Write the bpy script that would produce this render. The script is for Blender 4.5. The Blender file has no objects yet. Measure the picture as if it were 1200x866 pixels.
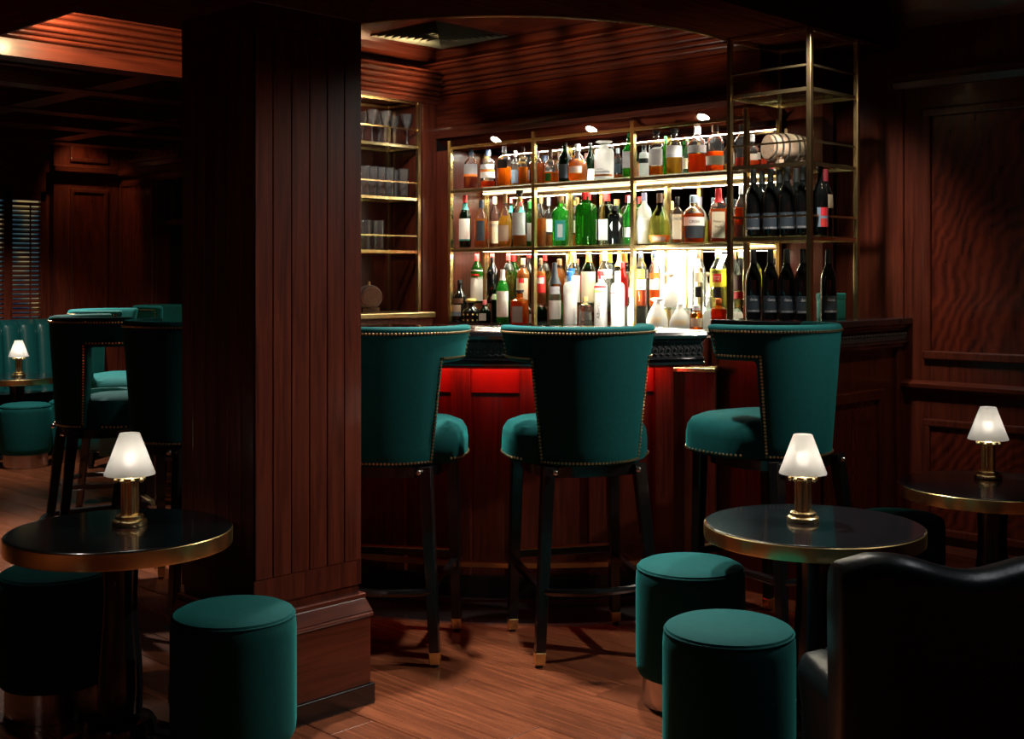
import bpy, bmesh, math, random
from math import sin, cos, pi, radians
from mathutils import Vector, Matrix

random.seed(7)
S = bpy.context.scene
COL = S.collection
# ---------------------------------------------------------------- camera
# Room axes: +x runs along the pillar's right face, +y along its left face.
F = 1440.0; HY = 322.0; EYE = 1.4
cam = bpy.data.cameras.new('camera'); camo = bpy.data.objects.new('camera', cam); COL.objects.link(camo)
camo.location = (0, 0, EYE); camo.rotation_euler = (radians(90), 0, radians(-45.84))
cam.sensor_width = 36; cam.lens = 36 * F / 1200; cam.shift_y = -(433 - HY) / 1200
cam.clip_start = 0.05
S.camera = camo
def W(X, Y): return (.6967 * X + .7174 * Y, -.7174 * X + .6967 * Y)      # metres right / ahead of the viewer -> room
def at(px, Y): return W((px - 600) / F * Y, Y)
# ---------------------------------------------------------------- world, exposure, lights
w = bpy.data.worlds.new('world'); S.world = w; w.use_nodes = True
w.node_tree.nodes['Background'].inputs[0].default_value = (.9, .6, .45, 1)
w.node_tree.nodes['Background'].inputs[1].default_value = .006
S.view_settings.view_transform = 'Standard'; S.view_settings.look = 'None'
S.view_settings.exposure = 0.0; S.view_settings.gamma = 1.0; S.view_settings.use_curve_mapping = False
try:
    S.cycles.use_denoising = True; S.cycles.sample_clamp_indirect = 6; S.cycles.max_bounces = 8
    S.cycles.transparent_max_bounces = 24; S.cycles.caustics_reflective = False; S.cycles.caustics_refractive = False
except Exception: pass

def aim(o, t):
    d = Vector(t) - Vector(o.location); o.rotation_euler = d.to_track_quat('-Z', 'Y').to_euler()
def spot(name, X, Y, z, T, energy, angle=60, blend=.6, col=(1, .78, .55), size=.04):
    l = bpy.data.lights.new(name, 'SPOT'); l.energy = energy; l.spot_size = radians(angle); l.spot_blend = blend
    l.color = col; l.shadow_soft_size = size
    o = bpy.data.objects.new(name, l); COL.objects.link(o); a, b = W(X, Y); o.location = (a, b, z)
    a, b = W(T[0], T[1]); aim(o, (a, b, T[2])); return o
def area(name, loc, target, sx, sy, energy, col=(1, .8, .55), spread=180):
    l = bpy.data.lights.new(name, 'AREA'); l.shape = 'RECTANGLE'; l.size = sx; l.size_y = sy; l.energy = energy; l.color = col
    l.spread = radians(spread)
    o = bpy.data.objects.new(name, l); COL.objects.link(o); o.location = loc; aim(o, target); return o
COOL = (.92, .97, 1); WARM = (1, .76, .5); NEUT = (1, .9, .78)
# recessed ceiling downlights (X right, Y ahead of the viewer)
ORNG = (1, .62, .32)
spot('downlight_right', 2.2, 4.12, 2.66, (.15, 4.08, .6), 215, 66, .9, NEUT)
spot('downlight_stools', .42, 4.72, 2.44, (.45, 4.0, .3), 170, 80, .7, NEUT)
spot('downlight_floor', -.20, 4.85, 2.44, (.02, 3.85, 0), 300, 54, .9, NEUT)
spot('downlight_pillar', .70, 2.1, 2.44, (-.74, 3.78, 1.35), 46, 34, .9, NEUT)
spot('downlight_armchair', 1.35, 3.0, 2.66, (1.15, 2.7, .6), 18, 50, .8, COOL)
spot('downlight_left_tables', -1.9, 4.3, 2.44, (-1.5, 3.7, .3), 16, 60, .9, NEUT)
spot('downlight_left_aisle', -2.55, 7.0, 2.44, (-2.35, 6.0, 0), 420, 70, .9, NEUT)
spot('downlight_banquette', -3.3, 8.5, 2.44, (-3.75, 9.3, .5), 230, 85, .9, NEUT)
spot('downlight_far_aisle', -1.7, 7.4, 2.44, (-2.3, 7.0, .6), 60, 80, .9, NEUT)
spot('downlight_wall_niche', -3.60, 10.22, 2.69, (-3.62, 10.55, 2.1), 30, 80, .9, ORNG)
spot('coffer_light', -2.20, 5.85, 2.69, (-2.1, 6.35, 2.52), 44, 150, 1, ORNG)
spot('coffer_light_inner', -1.45, 5.55, 2.69, (-1.6, 6.05, 2.52), 40, 150, 1, ORNG)
spot('bar_crown_light', -.28, 6.75, 2.36, (-.70, 6.85, 2.56), 26, 95, 1, ORNG)
for y_ in (3.45, 3.80, 4.15, 4.50, 4.85, 5.2):
    X_, Y_ = .6967 * 4.35 - .7174 * y_, .7174 * 4.35 + .6967 * y_
    spot('bar_cove_light', X_, Y_, 2.66, (.6967 * 4.88 - .7174 * y_, .7174 * 4.88 + .6967 * y_, 2.575), 7, 48, 1, ORNG)
spot('downlight_glass_shelves', -.55, 6.45, 2.44, (-.62, 7.0, 1.95), 26, 95, .9, NEUT)
spot('downlight_tower', 1.205, 5.05, 2.44, (1.30, 5.6, 1.7), 75, 85, .9, NEUT)
spot('downlight_behind_tower', 1.42, 5.93, 2.66, (1.55, 6.0, 1.2), 70, 70, .9, ORNG)
spot('downlight_right_wall', 1.95, 4.45, 2.66, (1.62, 5.5, .85), 28, 50, .9, WARM)
for k_, (x_, y_, tx_, ty_) in enumerate(((1.6, -1.9, 1.9, -3.2), (-.6, -2.6, -.4, -4.0), (-2.2, .6, -3.3, .9), (-1.9, -1.2, -3.0, -1.6), (3.0, -.8, 3.6, -1.6), (-2.9, 3.0, -4.2, 3.3))):
    spot('rear_fill_spot', x_, y_, 2.68, (tx_, ty_, 1.0), 210, 90, 1, NEUT)  # spots added behind the viewer so the brass has lit walls to reflect

# ---------------------------------------------------------------- materials
M = {}
def mat(name):
    m = bpy.data.materials.new(name); m.use_nodes = True; nt = m.node_tree; nt.nodes.clear()
    out = nt.nodes.new('ShaderNodeOutputMaterial'); return m, nt, out
def N(nt, t, **kw):
    n = nt.nodes.new(t)
    for k, v in kw.items():
        if k in n.inputs: n.inputs[k].default_value = v
        else: setattr(n, k, v)
    return n
def pbr(name, col, rough=.5, metal=0, coat=0, sheen=0, sheen_col=None, noise=0, nscale=30, bump=0, spec=.5):
    m, nt, out = mat(name)
    p = N(nt, 'ShaderNodeBsdfPrincipled')
    p.inputs['Base Color'].default_value = (*col, 1); p.inputs['Roughness'].default_value = rough
    p.inputs['Metallic'].default_value = metal; p.inputs['Coat Weight'].default_value = coat
    p.inputs['Coat Roughness'].default_value = .08
    p.inputs['Specular IOR Level'].default_value = spec
    if sheen:
        p.inputs['Sheen Weight'].default_value = sheen; p.inputs['Sheen Roughness'].default_value = .35
        p.inputs['Sheen Tint'].default_value = (*(sheen_col or col), 1)
    if noise or bump:
        tc = N(nt, 'ShaderNodeTexCoord'); nz = N(nt, 'ShaderNodeTexNoise'); nz.inputs['Scale'].default_value = nscale
        nz.inputs['Detail'].default_value = 5
        nt.links.new(tc.outputs['Object'], nz.inputs['Vector'])
        if noise:
            mx = N(nt, 'ShaderNodeMixRGB'); mx.inputs[1].default_value = (*[c * (1 - noise) for c in col], 1)
            mx.inputs[2].default_value = (*[min(1, c * (1 + noise)) for c in col], 1)
            nt.links.new(nz.outputs['Fac'], mx.inputs[0]); nt.links.new(mx.outputs[0], p.inputs['Base Color'])
        if bump:
            bp = N(nt, 'ShaderNodeBump'); bp.inputs['Strength'].default_value = bump; bp.inputs['Distance'].default_value = .004
            nt.links.new(nz.outputs['Fac'], bp.inputs['Height']); nt.links.new(bp.outputs[0], p.inputs['Normal'])
    nt.links.new(p.outputs[0], out.inputs[0]); M[name] = m; return m
def wood(name, axis, c1, c2, rough=.3, flame=False, spread=1.0, coat=.25, scale=1.0, spec=.5):
    """polished mahogany with the grain along one axis; boards differ a little from each other"""
    m, nt, out = mat(name)
    p = N(nt, 'ShaderNodeBsdfPrincipled'); p.inputs['Roughness'].default_value = rough
    p.inputs['Specular IOR Level'].default_value = spec
    p.inputs['Coat Weight'].default_value = coat; p.inputs['Coat Roughness'].default_value = .12
    tc = N(nt, 'ShaderNodeTexCoord'); oi = N(nt, 'ShaderNodeObjectInfo')
    sc = {'x': (1.2, 26, 26), 'y': (26, 1.2, 26), 'z': (26, 26, 1.2)}[axis]
    mp = N(nt, 'ShaderNodeMapping'); mp.inputs['Scale'].default_value = tuple(s * scale for s in sc)
    add = N(nt, 'ShaderNodeVectorMath', operation='ADD')
    mul = N(nt, 'ShaderNodeVectorMath', operation='SCALE'); mul.inputs['Scale'].default_value = 17.0
    cmb = N(nt, 'ShaderNodeCombineXYZ')
    for i in range(3): nt.links.new(oi.outputs['Random'], cmb.inputs[i])
    nt.links.new(cmb.outputs[0], mul.inputs[0]); nt.links.new(tc.outputs['Object'], add.inputs[0]); nt.links.new(mul.outputs[0], add.inputs[1])
    if flame:      # feather figure: lines that arch down on both sides of a middle stem
        sx = N(nt, 'ShaderNodeSeparateXYZ'); nt.links.new(tc.outputs['Generated'], sx.inputs[0])
        def mt(op, a, b=None, c=None):
            n = N(nt, 'ShaderNodeMath', operation=op)
            for i, q in enumerate((a, b, c)):
                if q is None: continue
                if isinstance(q, (int, float)): n.inputs[i].default_value = q
                else: nt.links.new(q, n.inputs[i])
            return n.outputs[0]
        u = mt('ADD', sx.outputs[0], sx.outputs[1]); uu = mt('ABSOLUTE', mt('SUBTRACT', u, .5))
        nz = N(nt, 'ShaderNodeTexNoise'); nz.inputs['Scale'].default_value = 3.5; nz.inputs['Detail'].default_value = 5
        nt.links.new(add.outputs[0], nz.inputs['Vector'])
        n2 = N(nt, 'ShaderNodeTexNoise'); n2.inputs['Scale'].default_value = 1.0; n2.inputs['Detail'].default_value = 6
        mp.inputs['Scale'].default_value = (30, 30, 5); nt.links.new(add.outputs[0], mp.inputs['Vector']); nt.links.new(mp.outputs[0], n2.inputs['Vector'])
        ph = mt('MULTIPLY_ADD', sx.outputs[2], 9.0, mt('MULTIPLY', mt('POWER', uu, 1.2), 30.0))
        ph = mt('MULTIPLY_ADD', nz.outputs['Fac'], 6.0, ph)
        wv = mt('MULTIPLY_ADD', mt('SINE', mt('MULTIPLY', ph, 5.0)), .11, .22)
        src = mt('ADD', wv, mt('MULTIPLY', n2.outputs['Fac'], .56))
    else:
        nt.links.new(add.outputs[0], mp.inputs['Vector'])
        nz = N(nt, 'ShaderNodeTexNoise'); nz.inputs['Scale'].default_value = 2.2; nz.inputs['Detail'].default_value = 7
        nz.inputs['Roughness'].default_value = .65; nz.inputs['Distortion'].default_value = .6
        nt.links.new(mp.outputs[0], nz.inputs['Vector']); src = nz.outputs['Fac']
    rp = N(nt, 'ShaderNodeValToRGB'); e = rp.color_ramp.elements
    e[0].position = .3; e[0].color = (*c1, 1); e[1].position = .72; e[1].color = (*c2, 1)
    nt.links.new(src, rp.inputs[0])
    hsv = N(nt, 'ShaderNodeHueSaturation')
    mr = N(nt, 'ShaderNodeMapRange'); mr.inputs['To Min'].default_value = 1 - .28 * spread; mr.inputs['To Max'].default_value = 1 + .28 * spread
    nt.links.new(oi.outputs['Random'], mr.inputs['Value']); nt.links.new(mr.outputs[0], hsv.inputs['Value'])
    nt.links.new(rp.outputs[0], hsv.inputs['Color']); nt.links.new(hsv.outputs[0], p.inputs['Base Color'])
    bp = N(nt, 'ShaderNodeBump'); bp.inputs['Strength'].default_value = .05; bp.inputs['Distance'].default_value = .002
    nt.links.new(src, bp.inputs['Height']); nt.links.new(bp.outputs[0], p.inputs['Normal'])
    nt.links.new(p.outputs[0], out.inputs[0]); M[name] = m; return m
def glass(name, tint, refl=.9, diffuse=0.0, dcol=(1, 1, 1), rough=.03):
    """thin tinted glass: see-through with a mirror-like edge; `diffuse` is a milky or cloudy share"""
    m, nt, out = mat(name)
    tr = N(nt, 'ShaderNodeBsdfTransparent'); tr.inputs[0].default_value = (*tint, 1)
    base = tr.outputs[0]
    if diffuse:
        df = N(nt, 'ShaderNodeBsdfDiffuse'); df.inputs[0].default_value = (*dcol, 1)
        tl = N(nt, 'ShaderNodeBsdfTranslucent'); tl.inputs[0].default_value = (*dcol, 1)
        m0 = N(nt, 'ShaderNodeMixShader'); m0.inputs[0].default_value = .5
        nt.links.new(df.outputs[0], m0.inputs[1]); nt.links.new(tl.outputs[0], m0.inputs[2])
        m1 = N(nt, 'ShaderNodeMixShader'); m1.inputs[0].default_value = diffuse
        nt.links.new(tr.outputs[0], m1.inputs[1]); nt.links.new(m0.outputs[0], m1.inputs[2]); base = m1.outputs[0]
    gl = N(nt, 'ShaderNodeBsdfGlossy'); gl.inputs['Roughness'].default_value = rough; gl.inputs[0].default_value = (1, 1, 1, 1)
    lw = N(nt, 'ShaderNodeLayerWeight'); lw.inputs['Blend'].default_value = .25
    mu = N(nt, 'ShaderNodeMath', operation='MULTIPLY'); mu.inputs[1].default_value = refl
    nt.links.new(lw.outputs['Fresnel'], mu.inputs[0])
    mx = N(nt, 'ShaderNodeMixShader'); nt.links.new(mu.outputs[0], mx.inputs[0])
    nt.links.new(base, mx.inputs[1]); nt.links.new(gl.outputs[0], mx.inputs[2]); nt.links.new(mx.outputs[0], out.inputs[0])
    M[name] = m; return m
def emit(name, col, s):
    m, nt, out = mat(name); e = N(nt, 'ShaderNodeEmission'); e.inputs[0].default_value = (*col, 1); e.inputs[1].default_value = s
    nt.links.new(e.outputs[0], out.inputs[0]); M[name] = m; return m

D1, D2 = (.036, .0065, .0038), (.135, .028, .0135)
for ax in 'xyz':
    wood('mahogany_' + ax, ax, D1, D2, .28, spread=.5)
    wood('dull_mahogany_' + ax, ax, D1, D2, .55, spread=.4, coat=0, spec=0)
wood('flame_mahogany', 'z', (.034, .0055, .0035), (.145, .024, .011), .25, flame=True, spread=.3)
wood('oak_floor', 'y', (.085, .024, .011), (.25, .078, .034), .24, spread=1.0, coat=.3)
wood('dim_cask', 'x', (.05, .022, .012), (.12, .055, .03), .5, spread=.4, coat=0)  # darker copy of the cask wood, for the dim light round it
wood('cask_wood', 'x', (.30, .20, .13), (.55, .40, .28), .5, spread=.4, coat=0)
pbr('velvet', (.002, .066, .068), .85, sheen=.36, sheen_col=(.03, .48, .46), noise=.22, nscale=55, bump=.12, spec=.15)
pbr('leather', (.004, .055, .055), .30, noise=.15, nscale=80, bump=.12, coat=.2)
pbr('dark_leather', (.004, .012, .015), .36, noise=.15, nscale=80, bump=.12, spec=.35)
pbr('lacquer', (.006, .006, .007), .22, coat=.4)
pbr('black_top', (.006, .009, .012), .16, coat=.6)
pbr('brass', (.92, .68, .30), .26, 1, noise=.08, nscale=14)
pbr('old_brass', (.55, .40, .20), .28, 1, noise=.3, nscale=20)
pbr('bright_brass', (.95, .74, .38), .26, 1)
pbr('chrome', (.62, .56, .52), .22, 1)
pbr('steel', (.6, .6, .6), .3, 1)
pbr('nail_brass', (.85, .66, .38), .28, 1)
pbr('stone', (.018, .016, .016), .12, noise=.5, nscale=12, coat=.4)
pbr('counter_black', (.020, .021, .026), .2, coat=1, noise=.2, nscale=40)
pbr('counter_carved', (.085, .085, .095), .28, coat=.5)
pbr('red_glow', (.15, .014, .008), .35, noise=.3, nscale=9)
pbr('vent', (.16, .19, .15), .45, .6)
pbr('mirror', (.86, .84, .78), .015, 1)
pbr('black_glass', (.004, .005, .005), .07, coat=.6)
pbr('cork', (.42, .25, .12), .8); pbr('rubber', (.01, .01, .01), .6)
glass('clear', (.95, .96, .95), 1.0, .015, (.9, .92, .92)); glass('crystal', (.93, .95, .95), 1.8, .07, (.9, .92, .95), .12); glass('pale', (.90, .93, .82), .9); glass('green', (.16, .52, .10), .9, .08, (.06, .45, .04))
glass('bright_green', (.30, .78, .26), .9, .16, (.08, .66, .12)); glass('dark_green', (.03, .10, .035), .9, .1, (.01, .06, .02))
glass('red', (.75, .05, .04), .9, .35, (.7, .03, .02)); glass('shelf_glass', (.88, .94, .90), .8)
glass('frosted', (.9, .9, .88), .4, .8, (.92, .91, .88), .3); glass('amber_glass', (.85, .42, .10), .9, .1, (.8, .35, .05))
glass('amber', (.90, .40, .05), .3, .5, (.95, .36, .03)); glass('dark_amber', (.80, .24, .02), .3, .5, (.85, .19, .012))
glass('gold', (.96, .70, .18), .3, .45, (1, .62, .10)); glass('yellow', (.92, .88, .45), .3, .25, (.9, .85, .35))
glass('orange', (.95, .28, .04), .3, .45, (.95, .25, .02)); glass('water', (.95, .97, .94), .3, .1, (.9, .9, .85)); glass('pink', (.9, .25, .15), .3, .4, (.9, .2, .1))
def paint(name, c, r=.55):
    if name not in M: pbr(name, c, r)
    return M[name]
PAL = dict(white=(.86, .85, .80), cream=(.85, .74, .50), grey=(.34, .34, .35), navy=(.02, .035, .07), black=(.008, .008, .009),
           red=(.72, .02, .02), orange=(.85, .22, .03), yellow=(.92, .78, .05), teal=(.02, .28, .26), blue=(.02, .20, .62),
           gold=(.75, .52, .16), brown=(.12, .05, .025), beige=(.62, .46, .34), silver=(.62, .64, .66), green=(.03, .33, .06),
           lime=(.45, .75, .12), pink=(.85, .18, .22), slate=(.030, .045, .060), wine=(.22, .012, .025), lilac=(.45, .42, .60), bluegrey=(.20, .28, .38))
for k, v in PAL.items(): paint('p_' + k, v)
emit('lamp_glow', (1, .94, .86), 23); emit('spot_disc', (1, .93, .82), 45); emit('glow_panel', (1, .93, .72), 3.2)
emit('shelf_glow', (1, .86, .56), 3.2)
# frosted lamp shade
m, nt, out = mat('shade'); M['shade'] = m
tl = N(nt, 'ShaderNodeBsdfTranslucent'); tl.inputs[0].default_value = (.82, .80, .76, 1)
df = N(nt, 'ShaderNodeBsdfDiffuse'); df.inputs[0].default_value = (.8, .79, .76, 1)
tp = N(nt, 'ShaderNodeBsdfTransparent'); tp.inputs[0].default_value = (.9, .88, .84, 1)
a1 = N(nt, 'ShaderNodeMixShader'); a1.inputs[0].default_value = .5
a2 = N(nt, 'ShaderNodeMixShader'); a2.inputs[0].default_value = .16
nt.links.new(tl.outputs[0], a1.inputs[1]); nt.links.new(df.outputs[0], a1.inputs[2])
nt.links.new(a1.outputs[0], a2.inputs[1]); nt.links.new(tp.outputs[0], a2.inputs[2]); nt.links.new(a2.outputs[0], out.inputs[0])
# night street behind the shutters
m, nt, out = mat('night_view'); M['night_view'] = m
tc = N(nt, 'ShaderNodeTexCoord'); nz = N(nt, 'ShaderNodeTexNoise'); nz.inputs['Scale'].default_value = 4.5
rp = N(nt, 'ShaderNodeValToRGB'); cr = rp.color_ramp
cr.elements[0].position = .36; cr.elements[0].color = (.02, .05, .13, 1); cr.elements[1].position = .72; cr.elements[1].color = (.9, .62, .25, 1)
e = cr.elements.new(.55); e.color = (.10, .20, .22, 1)
em = N(nt, 'ShaderNodeEmission'); em.inputs[1].default_value = .35
nt.links.new(tc.outputs['Object'], nz.inputs['Vector']); nt.links.new(nz.outputs['Fac'], rp.inputs[0]); nt.links.new(rp.outputs[0], em.inputs[0]); nt.links.new(em.outputs[0], out.inputs[0])

# ---------------------------------------------------------------- mesh helpers
class MB:
    def __init__(s): s.v = []; s.f = []
    def add(s, v, f):
        o = len(s.v); s.v += [tuple(p) for p in v]; s.f += [tuple(i + o for i in q) for q in f]; return s
    def box(s, x0, x1, y0, y1, z0, z1):
        return s.add([(x0, y0, z0), (x1, y0, z0), (x1, y1, z0), (x0, y1, z0), (x0, y0, z1), (x1, y0, z1), (x1, y1, z1), (x0, y1, z1)],
                     [(3, 2, 1, 0), (4, 5, 6, 7), (0, 1, 5, 4), (1, 2, 6, 5), (2, 3, 7, 6), (3, 0, 4, 7)])
    def hexa(s, lo, hi):     # two quads of points, bottom and top
        return s.add(list(lo) + list(hi), [(3, 2, 1, 0), (4, 5, 6, 7), (0, 1, 5, 4), (1, 2, 6, 5), (2, 3, 7, 6), (3, 0, 4, 7)])
    def bar(s, p, q, w0, w1=None, up=(0, 0, 1), h0=None, h1=None):
        p, q = Vector(p), Vector(q); w1 = w0 if w1 is None else w1; h0 = w0 if h0 is None else h0; h1 = w1 if h1 is None else h1
        d = (q - p).normalized(); u = Vector(up)
        if abs(d.dot(u)) > .95: u = Vector((0, 1, 0))
        sx = d.cross(u).normalized(); sy = sx.cross(d).normalized()
        def ring(c, w, h): return [c - sx * w / 2 - sy * h / 2, c + sx * w / 2 - sy * h / 2, c + sx * w / 2 + sy * h / 2, c - sx * w / 2 + sy * h / 2]
        return s.hexa(ring(p, w0, h0), ring(q, w1, h1))
    def lathe(s, prof, n=24, c=(0, 0, 0), sq=2.0, sx=1, sy=1, cap=True):
        rings = []
        vs = []; fs = []
        for r, z in prof:
            for i in range(n):
                t = 2 * pi * i / n; k = 1.0
                if sq != 2: k = (abs(cos(t)) ** sq + abs(sin(t)) ** sq) ** (-1 / sq)
                vs.append((c[0] + r * k * cos(t) * sx, c[1] + r * k * sin(t) * sy, c[2] + z))
        for j in range(len(prof) - 1):
            for i in range(n):
                i2 = (i + 1) % n; fs.append((j * n + i, j * n + i2, (j + 1) * n + i2, (j + 1) * n + i))
        if cap:
            fs.append(tuple(range(n - 1, -1, -1))); b = (len(prof) - 1) * n; fs.append(tuple(range(b, b + n)))
        return s.add(vs, fs)
    def tube(s, pts, r, n=8, closed=False):
        pts = [Vector(p) for p in pts]; vs = []; fs = []; m = len(pts); up = Vector((0, 0, 1))
        for i, p in enumerate(pts):
            a = pts[(i - 1) % m] if (closed or i) else p; b = pts[(i + 1) % m] if (closed or i < m - 1) else p
            d = (b - a).normalized(); u = up if abs(d.dot(up)) < .95 else Vector((0, 1, 0))
            x = d.cross(u).normalized(); y = x.cross(d).normalized(); rr = r[i] if isinstance(r, (list, tuple)) else r
            for k in range(n):
                t = 2 * pi * k / n; vs.append(p + x * cos(t) * rr + y * sin(t) * rr)
        for i in range(m if closed else m - 1):
            j = (i + 1) % m
            for k in range(n):
                k2 = (k + 1) % n; fs.append((i * n + k, i * n + k2, j * n + k2, j * n + k))
        if not closed: fs.append(tuple(range(n - 1, -1, -1))); fs.append(tuple(range((m - 1) * n, m * n)))
        return s.add(vs, fs)
    def prism(s, poly, z0, z1):
        n = len(poly); v = [(x, y, z0) for x, y in poly] + [(x, y, z1) for x, y in poly]
        f = [tuple(range(n - 1, -1, -1)), tuple(range(n, 2 * n))] + [(i, (i + 1) % n, n + (i + 1) % n, n + i) for i in range(n)]
        return s.add(v, f)
    def extrude(s, prof, p0, p1, nrm):
        """profile of (outward, z) carried in a straight line from p0 to p1 (plan points); nrm = outward plan normal"""
        n = len(prof); v = []
        for p in (p0, p1): v += [(p[0] + o * nrm[0], p[1] + o * nrm[1], z) for o, z in prof]
        f = [tuple(range(n)), tuple(range(2 * n - 1, n - 1, -1))] + [(i, n + i, n + (i + 1) % n, (i + 1) % n) for i in range(n)]
        return s.add(v, f)
    def arc(s, prof, c, t0, t1, n=40):
        """profile of (radius, z) carried round centre c from angle t0 to t1"""
        m = len(prof); v = []; f = []
        for i in range(n + 1):
            t = t0 + (t1 - t0) * i / n
            v += [(c[0] + r * cos(t), c[1] + r * sin(t), z) for r, z in prof]
        for i in range(n):
            for j in range(m):
                k = (j + 1) % m; f.append((i * m + j, i * m + k, (i + 1) * m + k, (i + 1) * m + j))
        f.append(tuple(range(m))); f.append(tuple(range(n * m + m - 1, n * m - 1, -1)))
        return s.add(v, f)
    def sphere(s, c, r, n=6, m=4, sz=1):
        v = [(c[0], c[1], c[2] - r * sz)]; f = []
        for j in range(1, m):
            a = -pi / 2 + pi * j / m
            for i in range(n): t = 2 * pi * i / n; v.append((c[0] + r * cos(a) * cos(t), c[1] + r * cos(a) * sin(t), c[2] + r * sz * sin(a)))
        v.append((c[0], c[1], c[2] + r * sz)); L = len(v) - 1
        for i in range(n):
            f.append((0, 1 + (i + 1) % n, 1 + i)); b = 1 + (m - 2) * n; f.append((L, b + i, b + (i + 1) % n))
            for j in range(m - 2):
                q = 1 + j * n; f.append((q + i, q + (i + 1) % n, q + n + (i + 1) % n, q + n + i))
        return s.add(v, f)
    def build(s, name, material, parent=None, smooth=False, bevel=0, seg=2, sub=0):
        me = bpy.data.meshes.new(name); me.from_pydata(s.v, [], s.f); me.update()
        bm = bmesh.new(); bm.from_mesh(me); bmesh.ops.recalc_face_normals(bm, faces=bm.faces)
        if bevel:
            ed = [e for e in bm.edges if len(e.link_faces) == 2 and e.calc_face_angle() > .5]
            bmesh.ops.bevel(bm, geom=ed, offset=bevel, segments=seg, affect='EDGES', profile=.5)
        if sub:
            bmesh.ops.subdivide_edges(bm, edges=bm.edges, cuts=sub, use_grid_fill=True)
        bm.to_mesh(me); bm.free()
        if smooth:
            for p in me.polygons: p.use_smooth = True
            try: me.set_sharp_from_angle(angle=radians(38))
            except Exception: pass
        me.materials.append(M[material] if isinstance(material, str) else material)
        o = bpy.data.objects.new(name, me); COL.objects.link(o)
        if parent is not None: o.parent = parent
        return o
def box(name, b, m, parent=None, bevel=0): return MB().box(*b).build(name, m, parent, bevel=bevel)
def tag(o, label, cat, group=None):
    o['label'] = label; o['category'] = cat
    if group: o['group'] = group
    return o
def thing(name, label, cat, loc=(0, 0, 0), rz=0, group=None):
    o = bpy.data.objects.new(name, None); COL.objects.link(o); o.empty_display_size = .1
    o.location = loc; o.rotation_euler = (0, 0, rz); return tag(o, label, cat, group)
def struct(o): o['kind'] = 'structure'; return o
def copy_tree(o, parent=None):
    c = o.copy(); COL.objects.link(c)
    if parent is not None: c.parent = parent
    for ch in list(o.children): copy_tree(ch, c)
    return c
def placed(proto, first, loc, rz, label, group):
    o = proto if first else copy_tree(proto)
    o.location = loc; o.rotation_euler = (0, 0, rz); o['label'] = label
    if group: o['group'] = group
    return o
def text_mesh(txt, size, shear=0):
    cu = bpy.data.curves.new('writing', 'FONT'); cu.body = txt; cu.size = size; cu.align_x = 'CENTER'; cu.align_y = 'CENTER'; cu.shear = shear
    cu.resolution_u = 2
    o = bpy.data.objects.new('writing', cu); COL.objects.link(o)
    dg = bpy.context.evaluated_depsgraph_get(); me = bpy.data.meshes.new_from_object(o.evaluated_get(dg))
    bpy.data.objects.remove(o); bpy.data.curves.remove(cu); return me
_TX = {}
def writing(txt, size, R, z, m, parent, vertical=False, shear=0, ang=0, flat=False):
    """lettering wrapped on a cylinder of radius R round the parent's axis, facing local -Y"""
    key = (txt, size, shear)
    if key not in _TX: _TX[key] = [((v.co.x, v.co.y), ) for v in text_mesh(txt, size, shear).vertices], [tuple(p.vertices) for p in text_mesh(txt, size, shear).polygons]
    vs, fs = _TX[key]; out = []
    for ((x, y),) in vs:
        if vertical: x, y = -y, x
        t = x / R + ang; out.append((x, -R, z + y) if flat else (R * sin(t), -R * cos(t), z + y))
    return MB().add(out, fs).build('label_text', m, parent)

# ================================================================ THE SETTING
# floor: base slab and separate boards laid along the room's y axis
fl = struct(box('floor', (-3.5, 6.2, -3.5, 11, -.08, -.006), 'oak_floor'))
PW, PL = .165, 1.35
pm = None; nb = 0
for i in range(40):
    x = -1.0 + i * PW; off = (i * 0.47) % PL
    for j in range(-2, 9):
        y = -1 + off + j * PL
        cx, cy = x + PW / 2, y + PL / 2
        show = False
        for q in ((x, y), (x + PW, y), (x, y + PL), (x + PW, y + PL), (cx, cy)):
            X = .6967 * q[0] - .7174 * q[1]; Y = .7174 * q[0] + .6967 * q[1]
            if Y > 3.45 and abs(X / Y) < .45: show = True
        X = .6967 * cx - .7174 * cy; Y = .7174 * cx + .6967 * cy
        if cx > 5.36 or cy > 10 or (X - .1) ** 2 + (Y - 6.88) ** 2 < 1.1 or not show: continue
        if pm is None:
            o = MB().box(0.001, PW - .001, .001, PL - .001, -.012, 0).build('plank', 'oak_floor', fl, bevel=.0012, seg=1); pm = o.data
        else:
            o = bpy.data.objects.new('plank', pm); COL.objects.link(o); o.parent = fl
        o.location = (x, y, random.uniform(-.0006, .0006)); nb += 1
# ceiling: high panelled plane, soffit slabs at 2.465, bow opening above the bar
CL = 2.465; CH = 2.72
struct(box('ceiling', (-3.5, 6.2, -3.5, 11, CH, CH + .06), 'dull_mahogany_x'))
BC = W(-.042, 6.282); BR = 1.235
def pol(c, r, t): return (c[0] + r * cos(t), c[1] + r * sin(t))
tA = math.atan2(3.157 - BC[1], 4.68 - BC[0]); tB = math.atan2(4.2 - BC[1], 3.26 - BC[0])
if tB > 0: tB -= 2 * pi
arcp = [pol(BC, BR, tA + (tB - tA) * i / 40) for i in range(41)]
soff = struct(MB().prism([(2.33, 2.745), (5.43, 2.745), (5.43, 3.157)] + arcp + [(3.67, 4.75), (2.33, 4.75)], CL, CH).build('ceiling_bar_soffit', 'dull_mahogany_x'))
struct(box('ceiling_left_soffit', (-1.5, 2.33, 2.745, 11, CL, CH), 'dull_mahogany_y'))
struct(MB().prism([(3.55, 4.75), (3.67, 4.75), (4.2, 5.45), (4.2, 5.92), (3.55, 5.92)], CL, CH).build('ceiling_link_soffit', 'dull_mahogany_x'))
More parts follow.
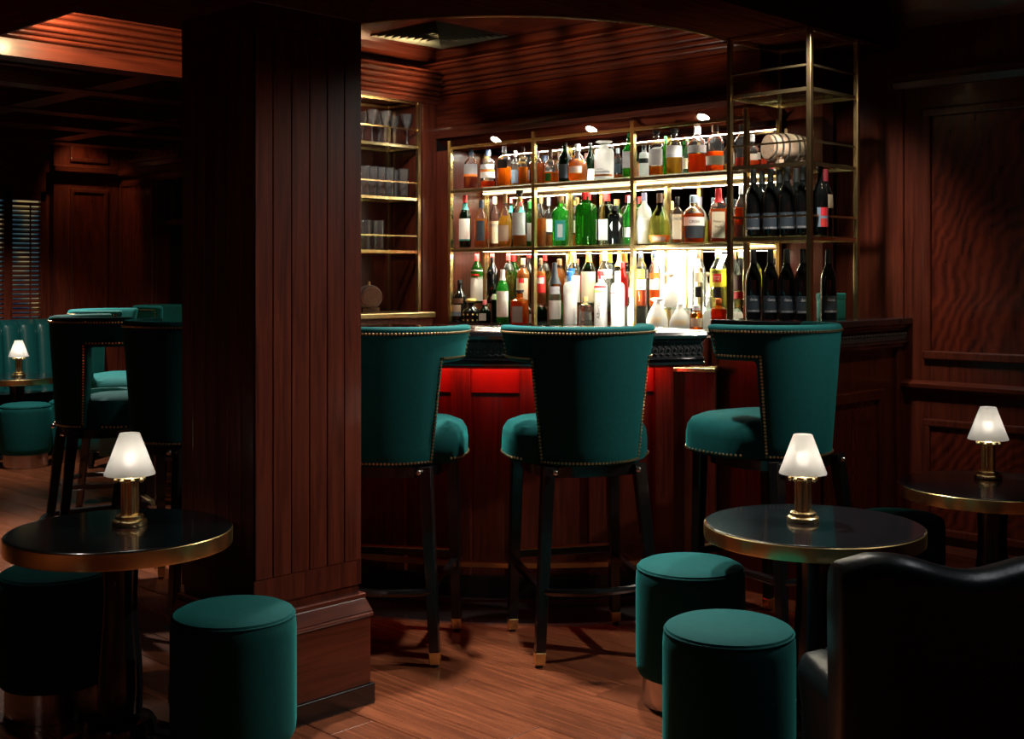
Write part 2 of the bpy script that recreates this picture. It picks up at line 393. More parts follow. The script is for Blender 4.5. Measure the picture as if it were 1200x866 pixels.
struct(MB().tube([(p[0], p[1], CL - .002) for p in arcp], .006, 6).build('trim_1', 'old_brass', smooth=True))
# coffer beams on the left with stepped mouldings
CROWN = [(0, CL), (.012, CL), (.012, CL + .085), (.022, CL + .088)]
for zc_, oc, rr in ((CL + .100, .024, .011), (CL + .124, .040, .010), (CL + .150, .056, .012), (CL + .182, .076, .014), (CL + .212, .096, .010)):
    CROWN += [(oc + rr * sin(q), zc_ - rr * cos(q)) for q in (.2, .8, 1.4, 2.0, 2.6)] + [(oc + .002, zc_ + rr + .001)]
CROWN += [(.115, CL + .228), (.13, CH), (0, CH)]
bt = 2
for b0, b1 in ((5.92, 6.06), (6.73, 6.88), (7.75, 7.92), (8.5, 8.7), (9.5, 9.7)):
    bm_ = struct(box('ceiling_beam', (2.33, 5.37, b0, b1, CL, CH), 'mahogany_x'))
    MB().extrude(CROWN, (2.33, b0), (5.37 if b0 > 6 else 3.55, b0), (0, -1)).build('crown_moulding', 'mahogany_x', bm_, smooth=True)
for a0 in (3.37, 4.45):
    struct(box('ceiling_cross_beam', (a0, a0 + .16, 6.06, 9.7, CL + .01, CH), 'mahogany_y'))
cb = struct(MB().extrude(CROWN, (2.33, 4.75), (2.33, 5.92), (1, 0)).build('trim_2', 'mahogany_y', smooth=True))

# ---- far left wall (y = 10.1) with shutters and panels; end wall (x = 5.37)
WL, WE = 10.1, 5.37
wl = struct(box('wall_left', (1.0, WE + .1, WL, WL + .12, 0, CH), 'mahogany_z'))
def frame(parent, plane, at_, u0, u1, z0, z1, wd=.035, dp=.02, m='mahogany_z', panel=True, name='panel'):
    """raised moulding frame and recessed panel; plane 'x' faces -x, plane 'y' faces -y"""
    def bx(n, ua, ub, za, zb, d, mt, bv=0):
        b = (at_ - d, at_, ua, ub, za, zb) if plane == 'x' else (ua, ub, at_ - d, at_, za, zb)
        return box(n, b, mt, parent, bv)
    if panel: bx(name, u0 + wd, u1 - wd, z0 + wd, z1 - wd, .006, 'flame_mahogany')
    bx('panel_moulding', u0, u1, z1 - wd, z1, dp, m, .006); bx('panel_moulding', u0, u1, z0, z0 + wd, dp, m, .006)
    bx('panel_moulding', u0, u0 + wd, z0, z1, dp * .95, m, .006); bx('panel_moulding', u1 - wd, u1, z0, z1, dp * .95, m, .006)
def xa(px, b):      # x where the sight line of column px meets y = b
    t = (px - 600) / F; return b / (.6967 - .7174 * t) * (.7174 + .6967 * t)
def yb(px, a):
    t = (px - 600) / F; return a / (.7174 + .6967 * t) * (.6967 - .7174 * t)
box('pilaster', (xa(63, WL - .06), WE, WL - .06, WL, 0, CH - .02), 'mahogany_z', wl)
frame(wl, 'y', WL - .06, xa(78, WL), xa(122, WL), 2.37, 2.66)
frame(wl, 'y', WL - .06, xa(78, WL), xa(122, WL), .95, 2.14)
MB().extrude([(0, 2.26), (.07, 2.28), (.075, 2.32), (0, 2.34)], (xa(60, WL - .06), WL - .06), (WE, WL - .06), (0, -1)).build('cornice_moulding', 'mahogany_x', wl)
MB().extrude([(0, .0), (.03, 0), (.03, .16), (.015, .19), (0, .19)], (xa(63, WL - .06), WL - .06), (WE, WL - .06), (0, -1)).build('skirting', 'mahogany_x', wl)
# shuttered window on the far left
wd = struct(box('window_1', (3.3, xa(50, WL), WL - .02, WL - .005, 1.0, 2.1), 'night_view'))
wx0, wx1 = 3.55, xa(47, WL)
for x0, x1 in ((3.3, 3.36), (xa(1, WL), xa(11, WL)), (xa(44, WL), xa(50, WL))):
    box('shutter_stile', (x0, x1, WL - .06, WL - .02, 1.0, 2.1), 'mahogany_z', wd)
box('shutter_rail', (3.3, xa(50, WL), WL - .06, WL - .021, 2.02, 2.6), 'mahogany_x', wd)
sl = None
for k in range(26):
    z = 1.03 + k * .0385
    for x0, x1 in ((3.36, xa(1, WL)), (xa(11, WL), xa(44, WL))):
        MB().hexa([(x0, WL - .056, z - .016), (x1, WL - .056, z - .016), (x1, WL - .026, z + .006), (x0, WL - .026, z + .006)],
                  [(x0, WL - .056, z - .008), (x1, WL - .056, z - .008), (x1, WL - .026, z + .014), (x0, WL - .026, z + .014)]).build('slat', 'mahogany_x', wd)
box('tilt_rod', (xa(31, WL), xa(32.5, WL), WL - .066, WL - .058, 1.03, 2.0), 'mahogany_z', wd)
# end wall
we = struct(box('wall_end', (WE, WE + .12, 6.2, 8.55, 0, CH), 'mahogany_z'))
box('upright_panel', (WE, WE + .12, yb(184, WE), WL, 0, CH), 'mahogany_z', we)
box('lintel', (WE, WE + .12, 8.55, yb(184, WE), 2.2, CH), 'mahogany_y', we)
box('niche_back', (WE + .40, WE + .44, 8.3, WL, 0, CH), 'mahogany_z', we)
box('niche_shelf', (WE + .04, WE + .40, 8.55, yb(184, WE), 1.82, 1.86), 'mahogany_y', we)
frame(we, 'x', WE, yb(212, WE), yb(152, WE), 2.37, 2.64)
frame(we, 'x', WE, yb(183, WE) + .03, yb(142, WE), .5, 2.2, wd=.03)
MB().extrude([(0, 2.25), (.05, 2.27), (.055, 2.31), (0, 2.33)], (WE, 7.9), (WE, WL), (-1, 0)).build('cornice_moulding', 'mahogany_y', we)

# ---- right wall (x = 5.43) with flame-mahogany panels
WR = 5.43
wr = struct(box('wall_right', (WR, WR + .12, -2.5, 3.25, 0, CH), 'mahogany_z'))
frame(wr, 'x', WR, 1.25, yb(1083, WR), 1.01, 2.17, .04, .024)
frame(wr, 'x', WR, .0, 1.05, 1.01, 2.17, .04, .024)
frame(wr, 'x', WR, 1.25, yb(1083, WR), .2, .735, .035, .022)
frame(wr, 'x', WR, .0, 1.05, .2, .735, .035, .022)
box('corner_stile', (WR - .016, WR, 2.70, 2.745, 0, 2.3), 'mahogany_z', wr)
MB().extrude([(0, .85), (.012, .85), (.018, .87), (.04, .878), (.042, .895), (.02, .905), (0, .91)], (WR, -2.5), (WR, 2.72), (-1, 0)).build('chair_rail', 'mahogany_y', wr, smooth=True)
MB().extrude([(0, 2.27), (.02, 2.27), (.03, 2.30), (.05, 2.31), (.05, 2.33), (0, 2.34)], (WR, -2.5), (WR, 2.745), (-1, 0)).build('picture_rail', 'mahogany_y', wr, smooth=True)
MB().extrude([(0, 2.55), (.02, 2.55), (.03, 2.60), (.07, 2.66), (.11, 2.70), (.11, CH), (0, CH)], (WR, -2.5), (WR, 2.745), (-1, 0)).build('crown_moulding', 'mahogany_y', wr, smooth=True)
MB().extrude([(0, 0), (.025, 0), (.025, .13), (.012, .16), (0, .16)], (WR, -2.5), (WR, 2.70), (-1, 0)).build('skirting', 'mahogany_y', wr)
struct(box('wall_corner', (5.2, WR, 3.2, 3.3, 0, CH), 'mahogany_z'))

# ---- the room goes on behind the viewer: two plain panelled walls
struct(box('wall_near_left', (-3.5, -3.4, -3.5, 11, 0, CH), 'mahogany_z'))
struct(box('wall_near_right', (-3.4, 5.6, -3.5, -3.4, 0, CH), 'mahogany_z'))
# ---- walls of the bar alcove: back (x = 4.9, recess to 5.2), left (y = 5.38)
AF, AB = 4.9, 5.2; SH = (1.90, 1.557); BASE = 1.125; SOF = 2.18
wb = struct(box('wall_back', (AB, AB + .1, 3.0, 5.6, 0, CH), 'mahogany_z'))
box('fascia_board', (AF, AB, 3.15, 5.38, SOF + .02, CH), 'dull_mahogany_y', wb)
MB().hexa([(AF, 3.15, SOF + .0195), (AF + .12, 3.15, SOF - .05), (AF + .12, 5.38, SOF - .05), (AF, 5.38, SOF + .0195)], [(AF, 3.15, SOF + .0199), (AB, 3.15, SOF + .0199), (AB, 5.38, SOF + .0199), (AF, 5.38, SOF + .0199)]).build('sloping_soffit', 'dull_mahogany_y', wb)
box('left_jamb', (AF, AB, yb(526, AF) + .005, 5.38, 0, SOF - .052), 'mahogany_z', wb)
MB().extrude([(0, SOF + .021), (.014, SOF + .021), (.024, SOF + .045), (.012, SOF + .065), (.012, SOF + .08), (0, SOF + .08)], (AF, 3.15), (AF, 5.38), (-1, 0)).build('fascia_moulding', 'mahogany_y', wb, smooth=True)
CR2 = [(0, 2.455), (.014, 2.455), (.014, 2.475)]
for zc_, oc, rr in ((2.488, .020, .012), (2.513, .036, .011), (2.541, .054, .014), (2.573, .076, .012), (2.600, .094, .011)):
    CR2 += [(oc + rr * sin(q), zc_ - rr * cos(q)) for q in (.2, .8, 1.4, 2.0, 2.6)] + [(oc + .002, zc_ + rr + .001)]
CR2 += [(.115, 2.614), (.115, 2.625), (0, 2.63)]
MB().extrude(CR2, (AF, 3.15), (AF, 5.38), (-1, 0)).build('crown_moulding', 'mahogany_y', wb, smooth=True)
box('base_cabinet', (AF - .25, AB, 3.3, 5.38, 0, BASE - .015), 'mahogany_z', wb)
wi = struct(box('wall_bar_left', (4.0, AF, 5.38 + .30, 5.9, 0, CH), 'mahogany_z'))
box('pilaster', (xa(495.5, 5.38), AF, 5.38, 5.68, 0, CH), 'mahogany_z', wi)
box('frieze_board', (4.0, xa(495.5, 5.38), 5.38, 5.68, 2.42, CH), 'mahogany_x', wi)
MB().extrude([(o * 1.2, z - .05) for o, z in CR2], (4.0, 5.38), (AF, 5.38), (0, -1)).build('crown_moulding', 'mahogany_x', wi, smooth=True)
MB().extrude([(0, 2.64), (.03, 2.64), (.06, 2.66), (.07, 2.70), (0, 2.70)], (4.0, 5.38), (AF, 5.38), (0, -1)).build('upper_moulding', 'mahogany_x', wi, smooth=True)
MB().extrude([(0, 2.64), (.03, 2.64), (.06, 2.66), (.07, 2.70), (0, 2.70)], (AF, 3.2), (AF, 5.38), (-1, 0)).build('upper_moulding', 'mahogany_y', wb, smooth=True)
box('side_cabinet', (3.95, xa(495.5, 5.38), 5.30, 5.68, 0, 1.155), 'mahogany_z', wi)
bc_ = struct(box('ceiling_bar', (3.3, AF, 3.25, 5.38, 2.70, CH), 'flame_mahogany'))
for p in ((4.0, 4.02),): box('ceiling_bead', (p[0], p[1], 3.3, 5.38, 2.694, 2.70), 'mahogany_y', bc_)
# air vent in the bar ceiling
vt = thing('air_vent', 'square louvred grey-green air vent in the ceiling above the bar', 'vent', (4.51, 4.93, 2.70))
for k in range(9):
    h = .265 - k * .027; z0 = -.006 - .0035 * k; q = h - .016
    for pl in ([(-h, -h), (h, -h), (q, -q), (-q, -q)], [(h, -h), (h, h), (q, q), (q, -q)], [(h, h), (-h, h), (-q, q), (q, q)], [(-h, h), (-h, -h), (-q, -q), (-q, q)]):
        MB().add([(x, y, z0) for x, y in pl[:2]] + [(x, y, z0 + .016) for x, y in pl[2:]] + [(x, y, z0 + .003) for x, y in pl[:2]] + [(x, y, z0 + .019) for x, y in pl[2:]],
                 [(0, 1, 2, 3), (7, 6, 5, 4), (0, 4, 5, 1), (1, 5, 6, 2), (2, 6, 7, 3), (3, 7, 4, 0)]).build('louvre', 'vent', vt)

# ================================================================ PILLAR
PX, PY, PS = 2.127, 3.155, .414
pl = thing('pillar', 'square mahogany pillar with vertical boards, plinth and flared top in the foreground', 'pillar', (PX, PY, 0))
box('core', (.006, PS - .006, .006, PS - .006, 0, 2.23), 'mahogany_z', pl)
nbd = 6; bw = PS / nbd
for k in range(nbd):
    g = .0035
    u0, u1 = (0 if k == 0 else k * bw + g / 2), (PS if k == nbd - 1 else (k + 1) * bw - g / 2)
    for q in ((u0, u1, 0, .0065), (0, .0065, u0, u1)):       # faces seen from the room: front right and front left
        MB().box(*q, .47, 2.16).build('board', 'mahogany_z', pl, bevel=.0012, seg=1)
for q in ((0, PS, 0, .0065), (0, .0065, 0.0066, PS)):
    box('top_band', (*q, 2.161, 2.226), 'mahogany_z', pl); box('bottom_band', (*q, .39, .469), 'mahogany_z', pl)
def ringbox(o, z0, z1, o1=None):
    o1 = o if o1 is None else o1
    return [(-o, -o, z0), (PS + o, -o, z0), (PS + o, PS + o, z0), (-o, PS + o, z0)], [(-o1, -o1, z1), (PS + o1, -o1, z1), (PS + o1, PS + o1, z1), (-o1, PS + o1, z1)]
MB().hexa(*ringbox(.033, 0, .065)).build('shoe_block', 'lacquer', pl, bevel=.004)
MB().hexa(*ringbox(.022, .065, .285)).build('plinth', 'mahogany_x', pl, bevel=.003)
MB().hexa(*ringbox(.030, .285, .30)).build('base_moulding', 'mahogany_x', pl, bevel=.006)
MB().hexa(*ringbox(.028, .30, .345, .010)).hexa(*ringbox(.012, .345, .36)).build('base_moulding', 'mahogany_x', pl, bevel=.003)
MB().hexa(*ringbox(.002, 2.227, CL - .001, .092)).build('capital', 'mahogany_y', pl, bevel=.002)

# ================================================================ BAR
BCX, BCY = .1, 6.88; CB = W(BCX, BCY); ZC = 1.17; RC = 1.95
def ang(X, Y): a, b = W(X, Y); return math.atan2(b - CB[1], a - CB[0])
t0, t1 = ang(-1.30, 5.45), ang(.80, 5.06)
if t0 < 0 and t1 > 0: pass
bar = thing('bar_counter', 'bow-fronted mahogany bar with black carved counter edge behind the stools', 'bar counter')
t0 = t0 % (2 * pi); t1 = t1 % (2 * pi)
MB().arc([(RC - .62, ZC - .045), (RC - .62, ZC), (RC - .012, ZC), (RC + .004, ZC - .006), (RC + .010, ZC - .018), (RC + .004, ZC - .030), (RC - .014, ZC - .036), (RC - .022, ZC - .045)], CB, t0, t1, 60).build('counter_top', 'counter_black', bar, smooth=True)
MB().arc([(RC - .10, ZC - .108), (RC - .10, ZC - .0455), (RC - .026, ZC - .0455), (RC - .028, ZC - .108)], CB, t0, t1, 60).build('frieze', 'counter_carved', bar, smooth=True)
MB().arc([(RC - .12, ZC - .146), (RC - .12, ZC - .1085), (RC - .012, ZC - .1085), (RC - .006, ZC - .115), (RC - .020, ZC - .121), (RC - .020, ZC - .126), (RC - .010, ZC - .130), (RC - .012, ZC - .138), (RC - .03, ZC - .146)], CB, t0, t1, 60).build('counter_moulding', 'counter_black', bar, smooth=True)
orn = MB(); n = 78
for i in range(n):
    t = t0 + (t1 - t0) * (i + .5) / n; r = RC - .027; zc = ZC - .077
    p = Vector((*pol(CB, r, t), zc)); tg = Vector((-sin(t), cos(t), 0)); up = Vector((0, 0, 1)); nr = Vector((cos(t), sin(t), 0))
    pts = [p + tg * .014 * cos(k * pi / 4) + up * .022 * sin(k * pi / 4) + nr * .001 for k in range(8)]
    orn.tube(pts, .0045, 5, True); orn.sphere(p + nr * .002, .007, 6, 4)
orn.build('carved_ornament', 'counter_carved', bar, smooth=True)['kind'] = 'stuff'
RF = 1.56
tt1 = ang(.66, 5.42) % (2 * pi)
MB().arc([(RF - .04, .10), (RF - .04, ZC - .146), (RF, ZC - .146), (RF, .10)], CB, t0, tt1, 60).build('front_panel', 'mahogany_z', bar, smooth=True)
MB().arc([(RF, .885), (RF, ZC - .146), (RF + .016, ZC - .146), (RF + .016, .89), (RF + .010, .885)], CB, t0, tt1, 60).build('red_glow_band', 'red_glow', bar, smooth=True)  # band coloured red for the under-counter glow, ending where that cuts off
MB().arc([(RF - .04, 0), (RF - .04, .10), (RF + .03, .10), (RF + .03, 0)], CB, t0, tt1, 60).build('kick_board', 'lacquer', bar, smooth=True)
for i in range(7):
    t = t0 + (tt1 - t0) * i / 6
    p = pol(CB, RF + .018, t); d = (cos(t), sin(t)); s_ = (-sin(t), cos(t)); wv = .045
    q = [(p[0] + s_[0] * wv * u + d[0] * .014 * v, p[1] + s_[1] * wv * u + d[1] * .014 * v) for u, v in ((-1, -1), (1, -1), (1, 1), (-1, 1))]
    MB().prism(q, .10, ZC - .146).build('pilaster', 'mahogany_z', bar, bevel=.003)
MB().arc([(RF + .12, .165), (RF + .12, .185), (RF + .15, .185), (RF + .15, .165)], CB, t0, tt1, 60).build('foot_rail', 'old_brass', bar, smooth=True)
for i in range(5):
    t = t0 + (tt1 - t0) * (i + .5) / 5; p = pol(CB, RF, t); q = pol(CB, RF + .135, t)
    MB().bar((*p, .175), (*q, .175), .016).build('rail_bracket', 'old_brass', bar)
MB().arc([(RC - .16, ZC - .158), (RC - .16, ZC - .147), (RC - .13, ZC - .147), (RC - .13, ZC - .158)], CB, t0, tt1, 60).build('led_strip', 'p_red', bar)
# stone apron in front of the bar with a thin metal edge
ap = struct(MB().arc([(RF - .03, -.004), (RF - .03, .004), (1.965, .004), (1.965, -.004)], CB, t0, ang(1.05, 5.17) % (2 * pi), 60).build('trim_3', 'stone', smooth=True))
MB().arc([(1.966, -.004), (1.966, .006), (1.974, .006), (1.974, -.004)], CB, t0, ang(1.05, 5.17) % (2 * pi), 60).build('metal_edge', 'steel', ap)
# red light under the counter, one lamp per bay
for i in range(5):
    t = t0 + (tt1 - t0) * (i + .5) / 5; p = pol(CB, RF + .10, t); q = pol(CB, RF + .01, t)
    l = area('under_counter_light', (*p, ZC - .165), (*q, .93), .40, .03, .9, (1, .03, .015)); l.rotation_euler.rotate_axis('Z', 0)
# right end block of the bar, with panelled face
ZR = 1.20; EX, EY = 4.60, 2.72
rb = thing('bar_end_cabinet', 'panelled mahogany bar end with black carved counter meeting the right wall', 'bar counter')
box('body', (EX + .03, WR - .001, EY, 3.195, 0, ZR - .135), 'mahogany_z', rb)
for z0, z1, o in ((ZR - .03, ZR, .06), (ZR - .045, ZR - .03, .045), (ZR - .105, ZR - .045, .030), (ZR - .118, ZR - .105, .045), (ZR - .135, ZR - .118, .035)):
    box('counter_top' if z1 == ZR else ('frieze' if o == .030 else 'counter_moulding'), (EX + .03 - o, WR - .001, EY - o, 3.195, z0, z1), 'counter_black' if o != .030 else 'counter_carved', rb, .004)
orn = MB()
for i in range(30):
    x = EX + .03 + .014 + i * .0275
    orn.tube([(x + .009 * cos(k * pi / 3), EY - .031, ZR - .075 + .018 * sin(k * pi / 3)) for k in range(6)], .004, 4, True)
    orn.sphere((x, EY - .031, ZR - .075), .006)
orn.build('carved_ornament', 'counter_carved', rb, smooth=True)['kind'] = 'stuff'
frame(rb, 'y', EY, EX + .10, xa(1033, EY), .18, .88, .05, .022)
box('base_board', (EX + .02, WR - .02, EY - .018, EY, 0, .13), 'mahogany_x', rb, .004)
box('corner_post', (xa(1048, EY), WR - .017, EY - .02, EY, .14, ZR - .14), 'mahogany_z', rb, .003)
# low return between bow front and end block
c0, c1 = W(.80, 5.50), W(1.17, 5.40)
rt = thing('bar_return_cabinet', 'low mahogany return with brass-edged ledge at the bar opening', 'cabinet')
def slab(p, q, d, z0, z1, nm, m, bv=0):
    p, q = Vector(p), Vector(q); n_ = Vector((-(q - p).y, (q - p).x)).normalized() * d
    return MB().prism([tuple(p), tuple(q), tuple(q + n_), tuple(p + n_)], z0, z1).build(nm, m, rt, bevel=bv)
slab(W(.77, 5.50), W(.905, 5.465), .10, 0, .965, 'body', 'mahogany_z', .003)
slab(W(.705, 5.49), W(.90, 5.44), .14, .966, .985, 'brass_ledge', 'bright_brass', .003)

# ================================================================ BACK BAR SHELVING
bb = thing('back_bar_shelving', 'wide brass-framed glass shelving of liquor along the lit back wall', 'shelving')
YL, YR = yb(528, AF), 3.215
POSTS = [yb(p, AF) for p in (528, 626, 742)] + [YR + .01]
for y in POSTS:
    box('post', (AF - .012, AF + .012, y - .012, y + .012, BASE, SOF + .003), 'brass', bb, .002)
    box('rear_post', (AB - .03, AB - .012, y - .009, y + .009, BASE, SOF - .052), 'brass', bb)
for z in SH:
    box('front_rail', (AF - .010, AF + .010, YR, YL, z - .024, z - .008), 'old_brass', bb, .002)
    box('rear_rail', (AB - .03, AB - .012, YR, YL, z - .024, z - .008), 'brass', bb)
    for y0, y1 in zip([YR + .022, POSTS[2] + .012, POSTS[1] + .012], [POSTS[2] - .012, POSTS[1] - .012, YL - .012]):
        box('glass_shelf', (AF + .012, AB - .034, y0, y1, z - .009, z), 'shelf_glass', bb)
    box('underside_glow', (AB - .055, AB - .035, YR + .03, YL - .02, z - .022, z - .012), 'shelf_glow', bb)  # glowing strip added for the bright underside of the shelf
box('top_rail', (AF - .009, AF + .009, YR, YL, SOF - .05, SOF - .034), 'brass', bb)
box('riser_shelf', (AF + .108, AB - .034, YR + .02, YL - .02, BASE + .098, BASE + .11), 'shelf_glass', bb)
box('base_shelf', (AF - .02, AB - .012, YR, YL, BASE - .014, BASE), 'counter_black', bb)
mi = tag(box('mirror', (AB - .011, AB - .001, YR + .03, YL - .005, BASE, SOF - .052), 'mirror'), 'large mirror behind the bottles of the back bar', 'mirror')
lp = thing('glow_panel', 'glowing white panel added for the bright patch behind the bottles, right of centre', 'light', (AB - .018, 0, 0))
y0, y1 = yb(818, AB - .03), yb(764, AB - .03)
box('glow_sheet', (0, .006, y0, y1, BASE + .11, SH[1] - .03), 'glow_panel', lp)  # glowing sheet added in place of a bright reflection in the mirror
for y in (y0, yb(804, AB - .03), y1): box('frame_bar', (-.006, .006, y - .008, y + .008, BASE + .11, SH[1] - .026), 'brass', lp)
# recessed spots in the soffit above the bottles
proto = None
SPN = ['left', 'middle', 'right']
for k, px in enumerate((584, 696, 827)):
    y = yb(px, AF + .07)
    if proto is None:
        proto = thing('recessed_spotlight', '', 'light'); MB().lathe([(.034, -.004), (.036, 0), (.036, .004)], 20, cap=False).lathe([(.034, -.004), (.026, .001)], 20, cap=False).build('trim_ring', 'chrome', proto, smooth=True)
        MB().lathe([(.027, -.001), (.027, .001)], 20).build('lens', 'spot_disc', proto)
    placed(proto, k == 0, (AF + .050, y, SOF - .0125), 0, 'small round recessed spotlight above the back bar, %s of the three' % SPN[k], 'recessed spotlights').rotation_euler = (0, radians(30), 0)
    l = bpy.data.lights.new('bottle_spot', 'SPOT'); l.energy = 26; l.spot_size = radians(110); l.spot_blend = .6; l.color = (1, .93, .8); l.shadow_soft_size = .025
    o = bpy.data.objects.new('bottle_spot', l); COL.objects.link(o); o.location = (AF + .040, y, SOF - .035); o.rotation_euler = (0, radians(-8), 0)
ym = (YL + YR) / 2
area('soffit_strip_light', (AF + .20, ym, SOF - .06), (AF + .16, ym, 1.2), 1.9, .03, 9, (1, .93, .8)).rotation_euler = (0, 0, radians(90))
for z, e in ((SH[0] - .035, 15), (SH[1] - .035, 20)):
    area('shelf_fill_light', (AF + .13, ym, z), (AF + .13, ym, 0), .05, 1.9, e, (1, .92, .70)).rotation_euler = (0, 0, 0)  # light added under each shelf to brighten the bottles
area('shelf_front_light', (AF - .03, yb(735, AF), BASE + .02), (AB, yb(735, AF), BASE + .35), .9, .03, 16, (1, .95, .82)).rotation_euler = (0, radians(-125), 0)

# ================================================================ BRASS SHELF TOWERS
def tower(name, label, x0, y0, sx, sy, zb, zt, shelves, rails):  # rails get a lighter brass for the light that falls on them
    t = thing(name, label, 'shelving', (x0, y0, zb))
    for x in (0, sx):
        for y in (0, sy): box('post', (x - .011, x + .011, y - .011, y + .011, 0, zt - zb), 'old_brass', t, .002)
    for z in [zt - .01] + [s - .012 for s in shelves]:
        h = .008; zz = z - zb
        box('rail', (.011, sx - .011, -.006, .006, zz - h, zz + h), 'bright_brass', t); box('rail', (.011, sx - .011, sy - .006, sy + .006, zz - h, zz + h), 'bright_brass', t)
        box('rail', (-.006, .006, .011, sy - .011, zz - h, zz + h), 'bright_brass', t); box('rail', (sx - .006, sx + .006, .011, sy - .011, zz - h, zz + h), 'bright_brass', t)
    for s in shelves: box('glass_shelf', (.007, sx - .007, .007, sy - .007, s - zb - .010, s - zb), 'shelf_glass', t)
    for s in rails:
        zz = s - zb; r = .005
        MB().bar((0, .011, zz), (0, sy - .011, zz), .009).build('guard_rail', 'bright_brass', t)
        MB().bar((.011, 0, zz), (sx - .011, 0, zz), .009).build('guard_rail', 'bright_brass', t)
    return t
TX, TY, TS = 4.653, 2.745, .405
tower('brass_shelf_tower', 'tall square brass and glass shelf tower standing on the right counter', TX, TY, TS, TS, ZR, CL - .002, (2.209, 1.889, 1.569), (2.30, 1.975, 1.655))
LX0, LX1 = 4.02, xa(493, 5.38)
tl_ = tower('brass_shelf_tower', 'brass and glass shelf unit of drinking glasses beside the pillar', LX0, 5.40, LX1 - LX0, .27, 1.185, 2.412, (2.156, 1.852, 1.545), (2.245, 1.935, 1.625))
box('side_counter', (3.95, LX1 + .02, 5.27, 5.69, 1.155, 1.185), 'old_brass', wi, .004)

# ================================================================ BOTTLES
SHAPES = {
 'wine':   [(.94, 0), (1, .015), (1, .56), (.95, .62), (.70, .70), (.42, .77), (.36, .82), (.34, .97)],
 'spirit': [(.94, 0), (1, .02), (1, .58), (.96, .64), (.80, .70), (.48, .755), (.36, .79), (.34, .90)],
 'tall':   [(.94, 0), (1, .02), (1, .62), (.93, .68), (.60, .76), (.36, .82), (.33, .92)],
 'round':  [(.80, 0), (.93, .05), (1, .18), (1, .38), (.90, .50), (.62, .62), (.32, .71), (.28, .76), (.27, .88)],
 'squat':  [(.96, 0), (1, .04), (1, .42), (.88, .54), (.55, .66), (.34, .72), (.30, .86)],
 'jar':    [(.94, 0), (1, .04), (1, .62), (.92, .70), (.60, .76), (.55, .86)],
 'square': [(.95, 0), (1, .02), (1, .64), (.92, .70), (.55, .75), (.38, .77), (.36, .90)],
 'shoulder': [(.95, 0), (1, .03), (1, .66), (.97, .73), (.82, .78), (.46, .80), (.44, .92)],
 'cone':   [(1, 0), (1, .03), (.96, .30), (.75, .55), (.42, .74), (.30, .82), (.28, .90)],
}
def interp(prof, z):
    for (r0, z0), (r1, z1) in zip(prof, prof[1:]):
        if z0 <= z <= z1: return r0 + (r1 - r0) * (z - z0) / max(1e-6, z1 - z0)
    return prof[-1][0]
def bottle(label, x, y, z, H, R, shape, body, cap, liq=None, fill=0, labels=(), capz=None, group=None, face=None, texts=(), name='bottle', stop=None):
    prof = SHAPES[shape]; sq = 5.0 if shape in ('square',) else (3.2 if shape == 'shoulder' else 2.0)
    if face is None: face = radians(-62 + random.uniform(-14, 14))
    t = thing(name, label, 'bottle', (x, y, z + .0008), face, group)
    k = (lambda r: r * R * (.80 if sq > 4 else (.9 if sq > 3 else 1)))
    MB().lathe([(k(r), h * H) for r, h in prof], 20, sq=sq).build('glass_body', body, t, smooth=True)
    if liq:
        lv = [(r, h) for r, h in prof if h < fill]; lv.append((interp(prof, fill), fill))
        MB().lathe([(k(r) * .93, max(.012 * H, h * H)) for r, h in lv], 20, sq=sq).build('liquid', liq, t, smooth=True)
    top = prof[-1][1]; c0 = capz if capz else top - .06; rn = k(prof[-1][0])
    if stop == 'ball':
        MB().lathe([(rn * 1.0, (top) * H - .004), (rn * 1.9, (top + .02) * H), (rn * 2.2, (top + .05) * H), (rn * 2.0, H - .003), (rn * 1.2, H)], 16).build('stopper', cap, t, smooth=True)
    elif stop == 'T':
        MB().lathe([(rn * 1.02, (top - .005) * H), (rn * 1.02, (top + .03) * H), (rn * 1.5, (top + .032) * H), (rn * 1.5, H)], 16).build('stopper', cap, t, smooth=True)
    else:
        pts = [(interp(prof, h) * 0 + max(k(interp(prof, min(h, top))), rn) * 1.08, h * H) for h in (c0, (c0 + top) / 2, top)] + [(rn * 1.08, H - .002), (rn * .9, H)]
        MB().lathe(pts, 16).build('cap', cap, t, smooth=True)
    for (z0, z1, colr, half) in labels:
        v = []; f = []; nn = 10
        for i in range(nn + 1):
            a = radians(-half + 2 * half * i / nn)
            kk = 1.0 if sq == 2 else (abs(cos(a)) ** sq + abs(sin(a)) ** sq) ** (-1 / sq)
            for zz in (z0, (z0 + z1) / 2, z1):
                rr = k(interp(prof, zz)) * kk + .0008; v.append((rr * sin(a), -rr * cos(a), zz * H))
        for i in range(nn):
            for j in range(2): f.append((i * 3 + j, i * 3 + 3 + j, i * 3 + 4 + j, i * 3 + 1 + j))
        MB().add(v, f).build('paper_label', 'p_' + colr, t, smooth=True)
    for (s, size, zz, colr, vert) in texts:
        writing(s, size, k(interp(prof, zz)) * (1.0 if sq == 2 else 1.0) + .0018, zz * H, 'p_' + colr, t, vert, flat=sq > 2)
    return t
def shelf_bottle(tier, row, px, ytop, wpx, *args, **kw):
    z = {1: SH[0], 2: SH[1], 3: BASE, 4: BASE + .11}[tier]
    a = {'F': AF + .050, 'M': AF + .135, 'R': AF + .195}[row]
    t = (px - 600) / F; Y = a / (.7174 + .6967 * t); y = Y * (.6967 - .7174 * t)
    top = {1: SOF - .055, 2: SH[0] - .03, 3: SH[1] - .03, 4: SH[1] - .03}[tier]
    H = min(EYE + (HY - ytop) * Y / F, top) - z; R = wpx * Y / F / 2
    return bottle(args[0], a, y, z, H, R, *args[1:], **kw)
B = shelf_bottle
